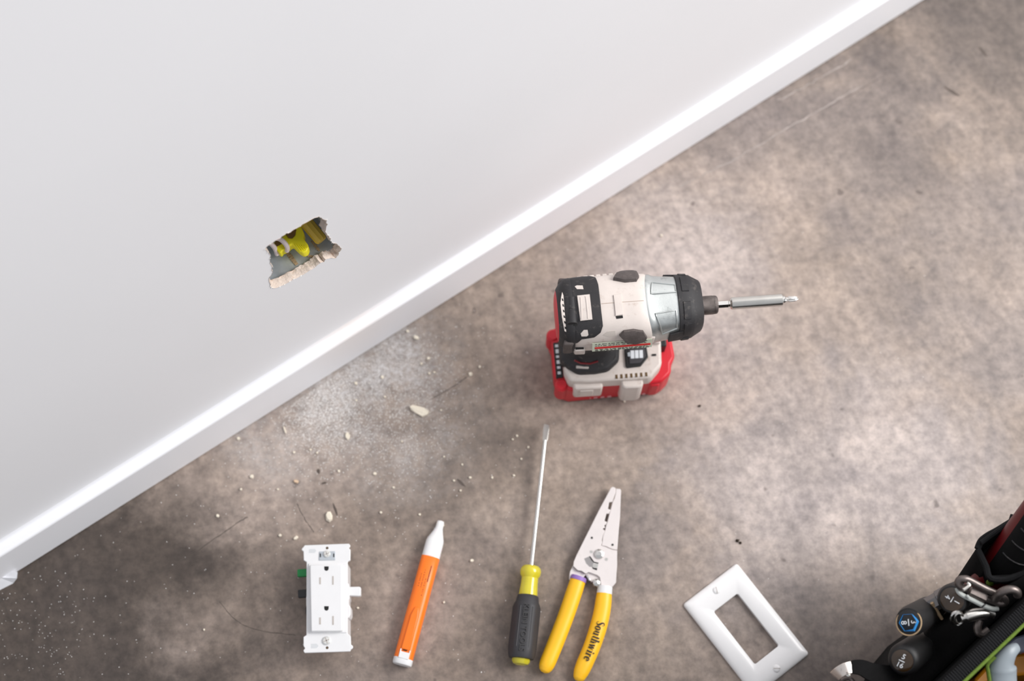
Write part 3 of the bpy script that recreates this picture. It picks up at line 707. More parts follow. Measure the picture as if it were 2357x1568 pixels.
rpart('wire_lever', [(130, 436), (262, 426), (258, 520), (132, 528)], 0.014, 0.020, M_green, bev=0.0008, hz=0.02)
rpart('wire_lever', [(136, 692), (262, 684), (258, 780), (140, 790)], 0.014, 0.020, M_black, bev=0.0008, hz=0.02)
rpart('wire_lever', [(232, 912), (264, 906), (262, 1010), (235, 1006)], 0.012, 0.020, M_black, bev=0.0008, hz=0.02)
rpart('wire_lever', [(740, 655), (905, 652), (920, 662), (920, 760), (905, 770), (740, 762)], 0.018, 0.0255, M_white, bev=0.0012, hz=0.0255)

# ------------------------------------------------------------------ decorator wall plate
def C8(x, y, h): return P(1560 + x*0.1837, 1280 + y*0.1837, h)
pa, pb, pc = C8(755, 78, 0.003), C8(78, 597, 0.003), C8(1636, 1237, 0.003)
px_ = (pa-pb).normalized(); ly = (pc-pa).length; lx = (pa-pb).length
py_ = Vector((px_.y, -px_.x, 0))
if py_.dot(pc-pa) < 0: py_ = -py_
pctr = (pb+pc)/2; pctr.z = 0
plate = thing('wall_plate', 'white single-opening wall plate with two slotted screws, lying flat on the floor', 'wall plate', pctr)
def rrect(a, b_, r, n=6):
    out = []
    for sx, sy, a0 in ((1, 1, 0), (-1, 1, 90), (-1, -1, 180), (1, -1, 270)):
        for k in range(n+1):
            t = R(a0 + 90*k/n); out.append((sx*(a-r) + r*math.cos(t), sy*(b_-r) + r*math.sin(t)))
    return out
def pl3(p, z): return px_*p[0] + py_*p[1] + Vector((0, 0, z))
A2, B2 = lx/2, ly/2
ia, ib = (C8(763, 467, .005)-C8(463, 700, .005)).length/2, (C8(763, 467, .005)-C8(1270, 1130, .005)).length/2
lay = [(rrect(A2-0.0025, B2-0.0025, 0.003), 0.0004), (rrect(A2, B2, 0.003), 0.0004), (rrect(A2, B2, 0.003), 0.0022), (rrect(A2-0.0006, B2-0.0006, 0.003), 0.0034), (rrect(A2-0.002, B2-0.002, 0.003), 0.0046),
       (rrect(A2-0.0045, B2-0.0045, 0.003), 0.0056), (rrect(A2-0.008, B2-0.008, 0.003), 0.0060), (rrect(ia+0.0006, ib+0.0006, 0.0022), 0.0061), (rrect(ia, ib, 0.002), 0.0056), (rrect(ia, ib, 0.002), 0.0006), (rrect(ia+0.0015, ib+0.0015, 0.0025), 0.0006)]
mb = MB(); mb.rings([[pl3(p, z) for p in l] for l, z in lay], False, False); mb.build('plate', M_whiteS, plate, angle=50)
for cx, cy, ang in ((487, 430, 80), (1240, 1410, 0)):
    c = C8(cx, cy, 0.006) - pctr; c.z = 0.0058
    s_ = MB().lathe(c, (0, 0, 1), [(0, 0.0037), (0.0008, 0.0036), (0.0014, 0.0028), (0.0016, 0.001)], 24).build('screw', M_whiteS, plate)
    MB().box(c + Vector((0, 0, 0.0015)), (0.0066, 0.0007, 0.0005), R(-ang)).build('screw_slot', M_slot, s_)

# ------------------------------------------------------------------ voltage tester
def C5(x, y, h): return P(880 + x*0.24226, 1180 + y*0.24234, h)
def sweep(secs, h, n=24, e=2.4, flat=1.0, conv=C5):
    """secs: (cx, cy, width in px of the crop) ; round bar lying at centre height h"""
    cs = [conv(x, y, h) for x, y, w in secs]; rings = []
    ax = (cs[-1]-cs[0]).normalized(); sd = Vector((-ax.y, ax.x, 0))
    return cs, ax, sd
to = C5(330, 900, 0.009); to.z = 0
tes = thing('voltage_tester', 'orange pen-shaped voltage tester with a white tip, lying on the concrete', 'voltage tester', to)
a5, b5 = C5(556, 66, 0.009), C5(188, 1440, 0.009)
tax = (b5-a5).normalized(); tsd = Vector((tax.y, -tax.x, 0)); tl = (b5-a5).length
mpp5 = 0.24226*pxm(960, 1360, 0.009)
def tring(d, w, hz=None, e=2.6, n=28, off=0.0):
    w2 = w*mpp5/2; h2 = hz if hz else w2*0.95; out = []
    for k in range(n):
        a = 2*math.pi*k/n; c, s_ = math.cos(a), math.sin(a)
        out.append(a5 + tax*d + tsd*(math.copysign(abs(c)**(2/e), c)*w2+off) + Vector((0, 0, math.copysign(abs(s_)**(2/e), s_)*h2 + (h2 - 0.009) + 0.0)))
    return out
def td(px): return px*mpp5
MB().rings([tring(td(0), 30, e=2), tring(td(6), 58, e=2), tring(td(20), 72, e=2), tring(td(60), 74, e=2), tring(td(85), 78, e=2), tring(td(130), 108, e=2), tring(td(200), 160, e=2.3), tring(td(230), 170), tring(td(385), 172)]).build('tip', mat('tip_white', (0.84, 0.83, 0.83), 0.4, sss=0.2), tes, to, angle=50)
body = MB().rings([tring(td(382), 176), tring(td(384), 178), tring(td(700), 178), tring(td(900), 180), tring(td(1365), 182), tring(td(1367), 178)]).build('barrel', M_orange, tes, to, angle=50)
MB().rings([tring(td(1362), 178), tring(td(1364), 184), tring(td(1405), 184), tring(td(1420), 176), tring(td(1424), 150)]).build('end_cap', M_white, tes, to, angle=40)
tz = 0.5*178*mpp5*0.95*2
def tpt(d, o, z): return a5 + tax*td(d) + tsd*(o*mpp5) + Vector((0, 0, z-0.009))
# pocket clip
cl = [(880, -28), (880, 14), (960, 34), (1290, 40), (1290, -48), (960, -44)]
clip = MB().prism([tpt(d, o, 0) for d, o in cl], tz-0.0015, tz+0.0016).build('pocket_clip', M_orange, tes, to, bevel=0.0012)
brk = MB(); zt_ = tz+0.001
brk.prism([tpt(1295, -44, 0), tpt(1310, -44, 0), tpt(1310, 32, 0), tpt(1295, 32, 0), tpt(1285, 32, 0), tpt(1285, 44, 0), tpt(1372, 44, 0), tpt(1372, -54, 0), tpt(1285, -54, 0), tpt(1285, -44, 0)], tz-0.003, zt_)
brk.build('clip_bracket', M_white, tes, to, bevel=0.0006)
MB().prism([tpt(1290, -22, 0), tpt(1297, -22, 0), tpt(1297, 18, 0), tpt(1290, 18, 0)], tz, zt_+0.0006).build('switch_slot', M_dark, tes, to)
rr_ = random.Random(4); sg = 1 if tsd.x > 0 else -1
for off, d0, d1, m_, w in ((38, 470, 620, M_print, 11), (18, 600, 760, M_printo, 7), (-8, 520, 700, M_printo, 7), (-34, 560, 690, M_printo, 6)):
    mb = MB(); d = d0
    while d < d1:
        l = rr_.uniform(4, 11) if m_ is M_print else rr_.uniform(4, 16)
        zz = tz*0.5 + tz*0.5*(1-(abs(off)/89)**2.6)**(1/2.6)
        mb.prism([tpt(d, sg*(off-w/2), 0), tpt(d+l, sg*(off-w/2-2), 0), tpt(d+l, sg*(off+w/2-2), 0), tpt(d, sg*(off+w/2), 0)], zz-0.0004, zz+0.00012)
        d += l+(2.5 if m_ is M_print else rr_.uniform(3, 14))
    mb.build('barrel_print', m_, tes, to, smooth=False)

# ------------------------------------------------------------------ screwdriver
sh = 0.0145
s0, s1 = P(1258.5, 977, 0.0135), P(1198, 1531, sh)
so = P(1215, 1420, 0); scr = thing('screwdriver', 'flat-blade screwdriver with yellow collar and black cushioned grip', 'screwdriver', so)
sax = (s1-s0).normalized(); SL = (s1-s0).length
mp6 = pxm(1220, 1350, sh); sp = lambda px: px/556.0*SL
ssd = Vector((sax.y, -sax.x, 0)).normalized(); sup = ssd.cross(sax).normalized()
if sup.z < 0: sup = -sup
def srect(d, w, t):
    return [s0+sax*sp(d)+ssd*(a*w*mp6/2)+sup*(b_*t*mp6/2) for a, b_ in ((-1, -1), (1, -1), (1, 1), (-1, 1))]
mb = MB(); mb.rings([srect(0, 13.5, 2.5), srect(14, 14.5, 4.5), srect(34, 12.5, 8), srect(42, 10.5, 9)]); mb.build('blade_tip', M_steel, scr, so, bevel=0.0004)
MB().lathe(s0+sax*sp(40), sax, [(0, 5.0*mp6), (sp(305), 5.3*mp6)], 20).build('shaft', M_chrome, scr, so)
hp_ = [(334, 10), (336, 19), (341, 23), (348, 24.5), (357, 23), (361, 20), (363, 19.2), (365, 20), (368, 19.2), (371, 20), (374, 19.4), (377, 20), (380, 20), (384, 20.3), (405, 22), (420, 22)]
MB().lathe(s0, sax, [(sp(d), r*mp6) for d, r in hp_], 28).build('collar', M_amber, scr, so, angle=40)
MB().lathe(s0, sax, [(sp(338), 9*mp6), (sp(420), 10*mp6)], 12).build('handle_core', mat('core_yellow', (0.85, 0.75, 0.18), 0.3), scr, so)
lob = lambda a, d: 1 + (0.035*math.cos(6*a) if sp(425) < d < sp(530) else 0)
grp = MB().lathe(s0, sax, [(sp(402), 22*mp6), (sp(404), 24.5*mp6), (sp(418), 27*mp6), (sp(422), 29.5*mp6), (sp(430), 31*mp6), (sp(520), 31.5*mp6), (sp(536), 30.5*mp6), (sp(542), 28*mp6), (sp(543), 22*mp6)], 48, shape=lob).build('grip', M_grip, scr, so, angle=50)
MB().lathe(s0, sax, [(sp(540), 21*mp6), (sp(549), 20.5*mp6), (sp(554), 17*mp6), (sp(557), 8*mp6)], 24).build('end_cap', M_amber, scr, so)
# two moulded ribs framing the lettering
for off in (-14, 14):
    MB().tube([s0+sax*sp(d)+ssd*off*mp6+sup*(28.3*mp6) for d in (430, 470, 520)], 0.0007, 8).build('grip_ridge', M_grip, grp, so)
M = frame(s0+sax*sp(477)+sup*(31.7*mp6)+ssd*1*mp6, sax, sup)
text_mb('KLEIN TOOLS', 0.0078, M, 0.0005).build('grip_lettering', mat('moulded_letter', srgb(62, 60, 60), 0.45), grp, so, smooth=False)

# ------------------------------------------------------------------ wire stripper
def CS(x, y, h): return P(1300 + x*0.15945, 1110 + y*0.15945, h)
wo = P(1365, 1380, 0); ws = thing('wire_stripper', 'wire stripper with bare steel jaws and two yellow dipped handles', 'wire stripper', wo)
seam = [(735, 92), (733, 150), (705, 230), (688, 285), (640, 290), (622, 385), (660, 398), (640, 455), (600, 455), (572, 560), (610, 575), (592, 615), (565, 625), (585, 655), (543, 672), (578, 700), (560, 745), (545, 790), (535, 835), (540, 870), (522, 915)]
seamB = [(738, 92), (737, 150), (716, 235), (690, 288), (662, 395), (645, 455), (616, 572), (598, 618), (580, 700), (562, 745), (548, 795), (542, 870), (530, 915)]
ZA1 = 0.0115
jawA = [(690, 66), (722, 76)] + seam + [(560, 925), (600, 938), (632, 955), (700, 978), (756, 985), (754, 1100), (755, 1200), (745, 1330), (740, 1450), (690, 1512), (560, 1540), (500, 1530), (522, 1480), (505, 1375), (470, 1345), (345, 1300), (300, 1325), (240, 1285), (185, 1278), (120, 1215), (128, 1150), (170, 1050), (300, 790), (400, 590), (500, 390), (600, 205), (665, 82)]
jawB = seamB[::-1] + [(800, 98), (812, 118), (808, 200), (797, 500), (778, 700), (758, 978), (700, 972), (635, 948), (600, 930)]
tang = [(118, 1205), (75, 1290), (68, 1335), (30, 1400), (240, 1440), (300, 1330), (340, 1300), (480, 1350), (520, 1450), (440, 1500), (395, 1450), (370, 1425), (320, 1370), (300, 1335)]
def wpart(name, pts, z0, z1, m, bev=0.0004, parent=None, hz=None):
    return MB().prism([CS(x, y, hz or z1) for x, y in pts], z0, z1).build(name, m, parent or ws, wo, bevel=bev)
wpart('jaw', jawA, ZA1-0.0025, ZA1, M_tool); wpart('jaw', jawB, ZA1-0.0027, ZA1-0.0003, M_tool)
wpart('tang', [(118, 1200), (75, 1290), (66, 1340), (62, 1400), (90, 1440), (225, 1480), (252, 1400), (300, 1335), (330, 1290), (240, 1240)], ZA1-0.0052, ZA1-0.0027, M_tool)
wpart('stop_arm', [(300, 1335), (345, 1290), (500, 1330), (530, 1480), (445, 1500), (395, 1450), (372, 1428), (320, 1375)], ZA1-0.0052, ZA1-0.0027, M_tool)
for (x, y, r, m_) in ((390, 805, 17, M_dark), (690, 905, 16, M_dark), (382, 1006, 22, M_steel), (600, 1115, 24, M_steel)):
    c = CS(x, y, ZA1); rr0 = r*0.15945*pxm(1370, 1250, ZA1)
    MB().lathe(c-Vector((0, 0, .001)), (0, 0, 1), [(0, rr0), (0.00112, rr0)], 16).build('rivet_hole', m_, ws, wo)
c = CS(495, 1040, ZA1); rr0 = 74*0.15945*pxm(1380, 1276, ZA1)
pv = MB().lathe(c, (0, 0, 1), [(-0.001, rr0*0.95), (0.0006, rr0), (0.0016, rr0*0.92), (0.0026, rr0*0.55), (0.0026, rr0*0.3), (0.0018, rr0*0.28)], 28).build('pivot_bolt', M_chrome, ws, wo)
c = CS(455, 1455, ZA1); rr0 = 62*0.15945*pxm(1375, 1340, ZA1)
MB().lathe(c, (0, 0, 1), [(-0.003, rr0), (0.0, rr0), (0.002, rr0*0.8), (0.0032, rr0*0.3)], 24).build('stop_pin', M_chrome, ws, wo)
slot_m = mat('slot_grey', srgb(150, 146, 146), 0.5, 0.4)
wpart('cutter_slot', [(280, 1105), (355, 1072), (375, 1100), (425, 1155), (395, 1225), (360, 1225), (310, 1175)], ZA1-0.001, ZA1+0.0001, slot_m, 0)
wpart('cutter_edge', [(352, 1070), (370, 1072), (400, 1115), (425, 1150), (490, 1165), (480, 1178), (425, 1168), (385, 1130)], ZA1-0.001, ZA1+0.0002, M_dark, 0)
wpart('cutter_edge', [(395, 1215), (410, 1235), (470, 1245), (462, 1275), (400, 1250)], ZA1-0.001, ZA1+0.0002, M_dark, 0)
wpart('cutter_edge', [(405, 1180), (485, 1180), (472, 1240), (400, 1230)], ZA1-0.001, ZA1+0.00015, M_steel, 0)
# joint line scribed round the tang
MB().tube([CS(x, y, ZA1) for x, y in ((120, 1215), (185, 1278), (240, 1285), (300, 1325))], 0.0003, 6).build('joint_line', M_ltext, ws, wo)
wpart('inner_blade', [(305, 1345), (330, 1330), (378, 1425), (350, 1425)], ZA1-0.0058, ZA1-0.0024, M_chrome, 0.0003)
# dipped handles
def grip(path, widths, material, name, hz=0.0085, flat=0.8):
    pts = [P(x, y, hz) for x, y in path]; k = pxm(1330, 1450, hz)
    sp_ = smooth_path(pts, 8); ws_ = []
    for i in range(len(sp_)):
        t = i/8; j = min(int(t), len(widths)-2); ws_.append((widths[j]+(widths[j+1]-widths[j])*(t-j))*k/2)
    return MB().tube(sp_, ws_, 24, flat=flat).build(name, material, ws, wo, angle=60)
grip([(1330, 1337), (1322, 1362), (1305, 1412), (1283, 1470), (1262, 1522), (1256, 1536), (1252, 1544), (1250, 1548)], [36, 38, 38, 38, 37, 33, 24, 8], M_yellow, 'left_handle')
hR = [(1391, 1366), (1389, 1385), (1385, 1412), (1376, 1448), (1362, 1490), (1345, 1530), (1337, 1549), (1332, 1562), (1330, 1568)]
grip(hR, [35, 38, 39, 40, 39, 38, 34, 26, 10], M_yellow, 'right_handle')
grip([(1333, 1328), (1330, 1337)], [36, 39], M_purple, 'colour_band')
grip([(1393, 1350), (1392, 1358), (1391, 1367)], [34, 35, 36], M_white, 'colour_band')
# lettering along the right handle, thick-and-thin serif letters
def serif(word, T_, size):
    mb = MB(); x = 0.0
    def rib(path, ws_):
        q = []
        for i, p in enumerate(path):
            p = Vector(p); t = (Vector(path[min(i+1, len(path)-1)])-Vector(path[max(i-1, 0)])).normalized(); n_ = Vector((-t.y, t.x))
            w = ws_[i] if isinstance(ws_, list) else ws_
            q.append((p-n_*w/2, p+n_*w/2))
        for i in range(len(q)-1):
            v = [T_((x+p.x)*size, p.y*size) for p in (q[i][0], q[i][1], q[i+1][1], q[i+1][0])]; mb.add(v, [(0, 1, 2, 3)])
    def bar(a, b_, w): rib([(a[0]+(b_[0]-a[0])*j/8, a[1]+(b_[1]-a[1])*j/8) for j in range(9)], w)
    def bowl(cx, cy, rx, ry, a0, a1, n=14):
        rib([(cx+rx*math.cos(R(a0+(a1-a0)*k/n)), cy+ry*math.sin(R(a0+(a1-a0)*k/n))) for k in range(n+1)],
            [0.05+0.13*abs(math.cos(R(a0+(a1-a0)*k/n))) for k in range(n+1)])
    def stem(cx, y0, y1, feet=True, w=0.16):
        bar((cx, y0), (cx, y1), w)
        if feet: bar((cx-0.14, y0+0.025), (cx+0.14, y0+0.025), 0.05)
        bar((cx-0.14, y1-0.03), (cx, y1-0.03), 0.05)
    for ch in word:
        if ch == 'S': rib([(.42, .72), (.40, .9), (.27, .97), (.14, .9), (.11, .76), (.2, .6), (.36, .44), (.43, .28), (.38, .1), (.25, .03), (.12, .1), (.08, .28)], [.05, .05, .06, .1, .15, .2, .22, .17, .1, .06, .05, .05]); x += .56
        elif ch == 'o': bowl(.25, .33, .17, .3, 0, 360, 20); x += .54
        elif ch == 'u': stem(.13, .12, .64, False); stem(.42, 0, .64, False); rib([(.13, .15), (.2, .05), (.3, .04), (.42, .14)], .07); bar((.42, .03), (.54, .03), .05); x += .6
        elif ch == 't': bar((.16, .08), (.16, .84), .15); bar((.04, .62), (.32, .62), .05); rib([(.16, .1), (.22, .03), (.32, .08)], .06); x += .36
        elif ch == 'h': stem(.13, 0, .98); stem(.42, 0, .45); rib([(.13, .5), (.25, .62), (.36, .6), (.42, .45)], .08); x += .6
        elif ch == 'w':
            for c_ in (0, .28): bar((.08+c_, .64), (.22+c_, 0), .16); bar((.22+c_, 0), (.36+c_, .64), .06)
            x += .76
        elif ch == 'i': stem(.14, 0, .62); bar((.06, .82), (.22, .82), .15); x += .32
        elif ch == 'r': stem(.14, 0, .62); rib([(.16, .46), (.26, .6), (.36, .58)], [.05, .1, .15]); x += .42
        elif ch == 'e': bowl(.25, .33, .17, .3, 10, 320, 18); bar((.1, .36), (.4, .36), .05); x += .5
    return mb, x
hp3 = smooth_path([P(x, y, 0.0085) for x, y in hR], 12)
cum = [0]
for a, b_ in zip(hp3, hp3[1:]): cum.append(cum[-1]+(b_-a).length)
def along(s_):
    s_ = max(0, min(s_, cum[-1]-1e-6))
    for i in range(len(hp3)-1):
        if s_ <= cum[i+1]:
            t = (s_-cum[i])/(cum[i+1]-cum[i]); return hp3[i].lerp(hp3[i+1], t), (hp3[i+1]-hp3[i]).normalized()
kk = pxm(1350, 1470, 0.0085); S0 = (P(1390, 1366, .0085)-P(1376, 1432, .0085)).length
RR = 20.4*kk
def TT(x, y):
    p, t = along(S0+x); n_ = Vector((-t.y, t.x, 0))
    if n_.x < 0: n_ = -n_            # letter tops towards the right edge
    o = y - 7.5*kk
    z = 0.8*math.sqrt(max(RR*RR-o*o, 0)) + 0.0006
    return p + n_*o + Vector((0, 0, z))
mb, wl = serif('Southwire', TT, 1.0); mb, _ = serif('Southwire', TT, 96*kk/wl)
mb.build('handle_lettering', M_print, ws, wo, smooth=False)

# ------------------------------------------------------------------ plaster chips, crumbs and dust
def lump(name, px, py, rx, ry, ang, hgt, m, seed, lbl, cat, group=None, n=7):
    r_ = random.Random(seed); c = P(px, py, 0); k = pxm(px, py, 0); mb = MB(); rings = []
    for lev, (s_, z) in enumerate(((0.8, 0.0), (1.0, 0.35), (0.72, 1.0))):
        row = []
        for i in range(n):
            a = 2*math.pi*i/n; q = s_*r_.uniform(0.82, 1.12)
            x, y = rx*q*math.cos(a), ry*q*math.sin(a)
            x, y = x*math.cos(ang)-y*math.sin(ang), x*math.sin(ang)+y*math.cos(ang)
            row.append(Vector((x*k, y*k, z*hgt*r_.uniform(0.85, 1.1) if lev else 0.0)))
        rings.append(row)
    mb.rings(rings)
    return tag(mb.build(name, m, loc=c, smooth=False), lbl, cat, group)
# big wedge, shaped
wv = [(943, 936), (950, 931), (976, 938), (987, 946), (984, 953), (972, 958), (956, 949), (946, 943)]
wc = P(966, 945); wm = MB().prism([P(x, y, 0.004) for x, y in wv], 0, 0.0042)
wm.v = [(x, y, z*(0.55+0.6*random.Random(i).random()) if z > 0.001 else z) for i, (x, y, z) in enumerate(wm.v)]
tag(wm.build('plaster_chip', M_chip, None, wc, loc=wc, smooth=False), 'large wedge-shaped cream plaster chip on the floor left of the driver', 'plaster chip')
lump('plaster_chip', 758, 1190, 8.5, 14, R(15), 0.0035, M_chip, 2, 'white tooth-shaped plaster chip just above the receptacle', 'plaster chip')
lump('plaster_chip', 800, 1004, 5.5, 10, R(10), 0.003, M_chip, 3, 'small oval plaster chip in the thick of the white dust', 'plaster chip')
lump('plaster_chip', 958, 778, 8, 5.5, R(-30), 0.003, M_chip, 4, 'plaster chip lying close to the baseboard below the wall opening', 'plaster chip')
lump('plaster_chip', 681, 1239, 6.5, 4.5, R(40), 0.0025, M_chip, 5, 'tilted plaster chip off the top left corner of the receptacle', 'plaster chip')
lump('plaster_chip', 656, 991, 2.2, 10, R(22), 0.002, M_chip, 6, 'thin curved white plaster sliver at the left of the dust', 'plaster chip')
lump('plaster_chip', 1083, 862, 5, 6, 0, 0.003, M_chip, 7, 'lone round plaster chip between the dust and the driver', 'plaster chip')
lump('plaster_chip', 682, 1109, 7, 4.5, R(-15), 0.0025, mat('tan_plaster', srgb(216, 188, 160), 0.9), 8, 'pinkish tan plaster chip on bare floor below the dust', 'plaster chip')
crumbs = [(580, 1098, 5.5), (501, 1188, 4), (863, 1091, 4.5), (986, 826, 4.5), (938, 763, 4), (1086, 1291, 4.5), (880, 869, 4.5), (819, 883, 4), (549, 1010, 4.5), (555, 1127, 3), (877, 1180, 3.5), (645, 1233, 4), (1022, 1387, 3), (1437, 924, 3.5), (1522, 543, 3.5),
          (970, 838, 3.5), (988, 860, 3), (1000, 858, 3), (677, 1042, 3), (780, 1085, 3.5), (906, 1123, 3), (1082, 1100, 3.5), (1133, 1100, 3), (824, 1400, 3), (966, 1185, 3), (1104, 845, 3.5), (886, 914, 3), (820, 922, 3), (1020, 1210, 3.2), (470, 1450, 2.5),
          (1015, 945, 2.5), (1060, 1130, 2.8), (1190, 1004, 3), (1180, 1012, 2.5), (1216, 1030, 3), (1200, 1057, 2.6), (1183, 1095, 3), (715, 1036, 2.8), (730, 1043, 2.8), (640, 1127, 2.6), (925, 1017, 2.5), (1064, 1070, 2.6), (1045, 1107, 2.8), (1022, 1052, 2.5)]
for i, (x, y, r_) in enumerate(crumbs):
    lump('plaster_crumb', x, y, r_*0.95, r_*1.05, i, 0.0012+r_*0.0002, M_chip, 50+i, 'tiny rounded white plaster crumb scattered on the concrete floor', 'plaster crumb', 'plaster crumbs on the floor', 6)
lump('grit', 1610, 935, 4, 3, 0.4, 0.0018, M_gritm, 91, 'small dark brown grit speck on the pale floor right of the driver', 'grit')
dl = MB()
for x, y, rx, ry, an in ((1697, 1245, 7, 3, -.5), (1704, 1250, 6, 2.5, -.9), (1701, 1243, 2, 5, .2)):
    c = P(x, y, 0); k = pxm(x, y)
    dl.lathe(c - Vector((0, 0, 0.0)), (0, 0, 1), [(0, rx*k*0.6), (0.0012, rx*k*0.5), (0.002, rx*k*0.15)], 7)
tag(dl.build('grit', M_gritm, None, P(1700, 1247), loc=P(1700, 1247), smooth=False), 'dark dirt clump on the floor above the wall plate', 'grit')
for x, y, rx, ry, an in ((733, 1085, 4, 7, .2), (771, 1172, 3, 18, .35), (2262, 118, 3, 16, .5), (1062, 1112, 4, 14, .8), (2190, 210, 4, 22, .9), (746, 1112, 7, 2.5, .3)):
    c = P(x, y, 0.0002); k = pxm(x, y); r_ = random.Random(x)
    pts = []
    for i in range(9):
        a = 2*math.pi*i/9; q = r_.uniform(.7, 1.1); X, Y = rx*q*math.cos(a), ry*q*math.sin(a)
        pts.append(c + Vector((X*math.cos(an)-Y*math.sin(an), X*math.sin(an)+Y*math.cos(an), 0))*k)
    MB().add(pts, [tuple(range(9))]).build('scuff', mat('scuff_brown', (0.10, 0.078, 0.066), 0.8), floor, smooth=False)
# loose dust specks
rnd = random.Random(77); du = MB()
def speck(x, y, s_):
    c = P(x, y, 0)
    if (c-WA).dot(WN) < 0.004: return
    k = s_*pxm(x, y); a = rnd.uniform(0, 6.28)
    v = [c + Vector((math.cos(a+t)*k, math.sin(a+t)*k, 0.0)) for t in (0, 2.1, 4.2)] + [c + Vector((0, 0, k*0.35))]
    du.add(v, [(0, 1, 3), (1, 2, 3), (2, 0, 3)])
for _ in range(3600): speck(rnd.gauss(742, 48), rnd.gauss(940, 58), rnd.uniform(.7, 1.5))
for _ in range(2600): speck(rnd.gauss(870, 100), rnd.gauss(890, 75), rnd.uniform(.6, 1.4))
for _ in range(500): speck(rnd.gauss(920, 50), rnd.gauss(1010, 50), rnd.uniform(.6, 1.4))
for _ in range(260): speck(rnd.gauss(760, 150), rnd.gauss(1050, 110), rnd.uniform(.8, 1.7))
for _ in range(260): speck(rnd.uniform(150, 1300), rnd.uniform(750, 1560), rnd.uniform(.8, 1.7))
for _ in range(200): speck(rnd.gauss(90, 90), rnd.gauss(1440, 90), rnd.uniform(.7, 1.6))
for _ in range(70): speck(rnd.uniform(1300, 2200), rnd.uniform(500, 1500), rnd.uniform(.7, 1.4))
dob = du.build('plaster_dust', mat('dust', srgb(236, 233, 230), 0.95), smooth=False)
dob['label'] = 'fine white plaster dust scattered on the floor below the wall opening'; dob['category'] = 'dust'; dob['kind'] = 'stuff'

# ------------------------------------------------------------------ tool bag and what hangs on it
RH = 0.25
rim0, rim1 = P(2357, 1436, RH), P(2230, 1557, RH)
rd = (rim1-rim0).normalized(); rin = Vector((-rd.y, rd.x, 0))
if rin.dot(Vector((1, -1, 0))) < 0: rin = -rin
def B(s_, d, z): return rim0 + rd*s_ + rin*d + Vector((0, 0, z-RH))      # along the rim, into the bag, height
bo = B(0.12, 0.12, 0); bag = thing('tool_bag', 'black fabric tool bag with ribbed rim and lime green piping', 'tool bag', bo)
S0_, S1_ = -0.075, 0.34; DW = 0.26
def bbox(mb, s0_, s1_, d0, d1, z0, z1):
    v = [B(s, d, z) for z in (z0, z1) for s, d in ((s0_, d0), (s1_, d0), (s1_, d1), (s0_, d1))]
    return mb.add(v, [(3, 2, 1, 0), (4, 5, 6, 7), (0, 1, 5, 4), (1, 2, 6, 5), (2, 3, 7, 6), (3, 0, 4, 7)])
tw = 0.006
bbox(MB(), S0_, S1_, -0.008, -0.008+tw, 0, RH).build('side_panel', M_fabric, bag, bo, smooth=False)
bbox(MB(), S0_, S1_, DW-tw, DW, 0, RH).build('side_panel', M_fabric, bag, bo, smooth=False)
bbox(MB(), S0_, S0_+tw, -0.002, DW-tw, 0, RH).build('end_panel', M_fabric, bag, bo, smooth=False)
bbox(MB(), S1_-tw, S1_, -0.002, DW-tw, 0, RH).build('end_panel', M_fabric, bag, bo, smooth=False)
bbox(MB(), S0_+tw, S1_-tw, -0.002, DW-tw, 0, 0.006).build('bottom_panel', M_fabric, bag, bo, smooth=False)
rimb = bbox(MB(), S0_, S1_, -0.012, -0.001, RH-0.022, RH+0.001).build('rim_binding', M_web, bag, bo, bevel=0.002)
rbm = MB(); s_ = S0_
while s_ < S1_:
    bbox(rbm, s_, s_+0.0011, -0.0125, -0.0005, RH-0.02, RH+0.0017); s_ += 0.0024
rib = rbm.build('rim_ribs', M_web, rimb, bo, smooth=False); rib['kind'] = 'stuff'
MB().tube([B(S0_, 0.0004, RH+0.0006), B(S1_, 0.0004, RH+0.0006)], 0.0016, 8).build('piping', M_lime, bag, bo)
# stitch line under the rim
stm = MB(); s_ = S0_
while s_ < S1_:
    bbox(stm, s_, s_+0.002, -0.0092, -0.008, RH-0.045, RH-0.0440); s_ += 0.0042
st_o = stm.build('stitching', mat('stitch_brown', srgb(60, 50, 42), 0.8), bag, bo, smooth=False); st_o['kind'] = 'stuff'
# padded front pocket, with a sloping top
fp_top = [(2440, 1268), (2357, 1303), (2300, 1336), (2255, 1362), (2205, 1392), (2150, 1432), (2112, 1478), (2080, 1540), (2060, 1600)]
FH = 0.175
pt = [P(x, y, FH) for x, y in fp_top]; inner_ = [B(S1_-0.02, -0.008, FH), B(S0_+0.02, -0.008, FH)]
MB().prism(pt+inner_, 0.0, FH, 0.97).build('front_pocket', M_fabric, bag, bo, bevel=0.012, seg=3)
# outer sleeve at the far end
ringT = [(2250, 1264), (2258, 1246), (2274, 1233), (2296, 1221), (2335, 1198), (2385, 1178), (2420, 1225), (2390, 1290), (2330, 1330), (2281, 1332), (2270, 1305), (2258, 1280)]
ringB = [(2190, 1352), (2196, 1340), (2212, 1332), (2235, 1322), (2275, 1308), (2325, 1290), (2350, 1320), (2335, 1362), (2290, 1392), (2240, 1396), (2215, 1388), (2197, 1370)]
tT = [P(x, y, 0.205) for x, y in ringT]; tB = [P(x, y, 0.10) for x, y in ringB]; tC = [P(x-40, y+30, 0.02) for x, y in ringB]
slv = MB(); slv.rings([tC, tB, tT], True, False)
so_ = slv.build('tool_sleeve', M_fabric, bag, bo, angle=60)
md = so_.modifiers.new('solid', 'SOLIDIFY'); md.thickness = 0.003; md.offset = -1
MB().tube(smooth_path(tT + [tT[0]], 4), 0.003, 8).build('sleeve_binding', M_web, bag, bo)
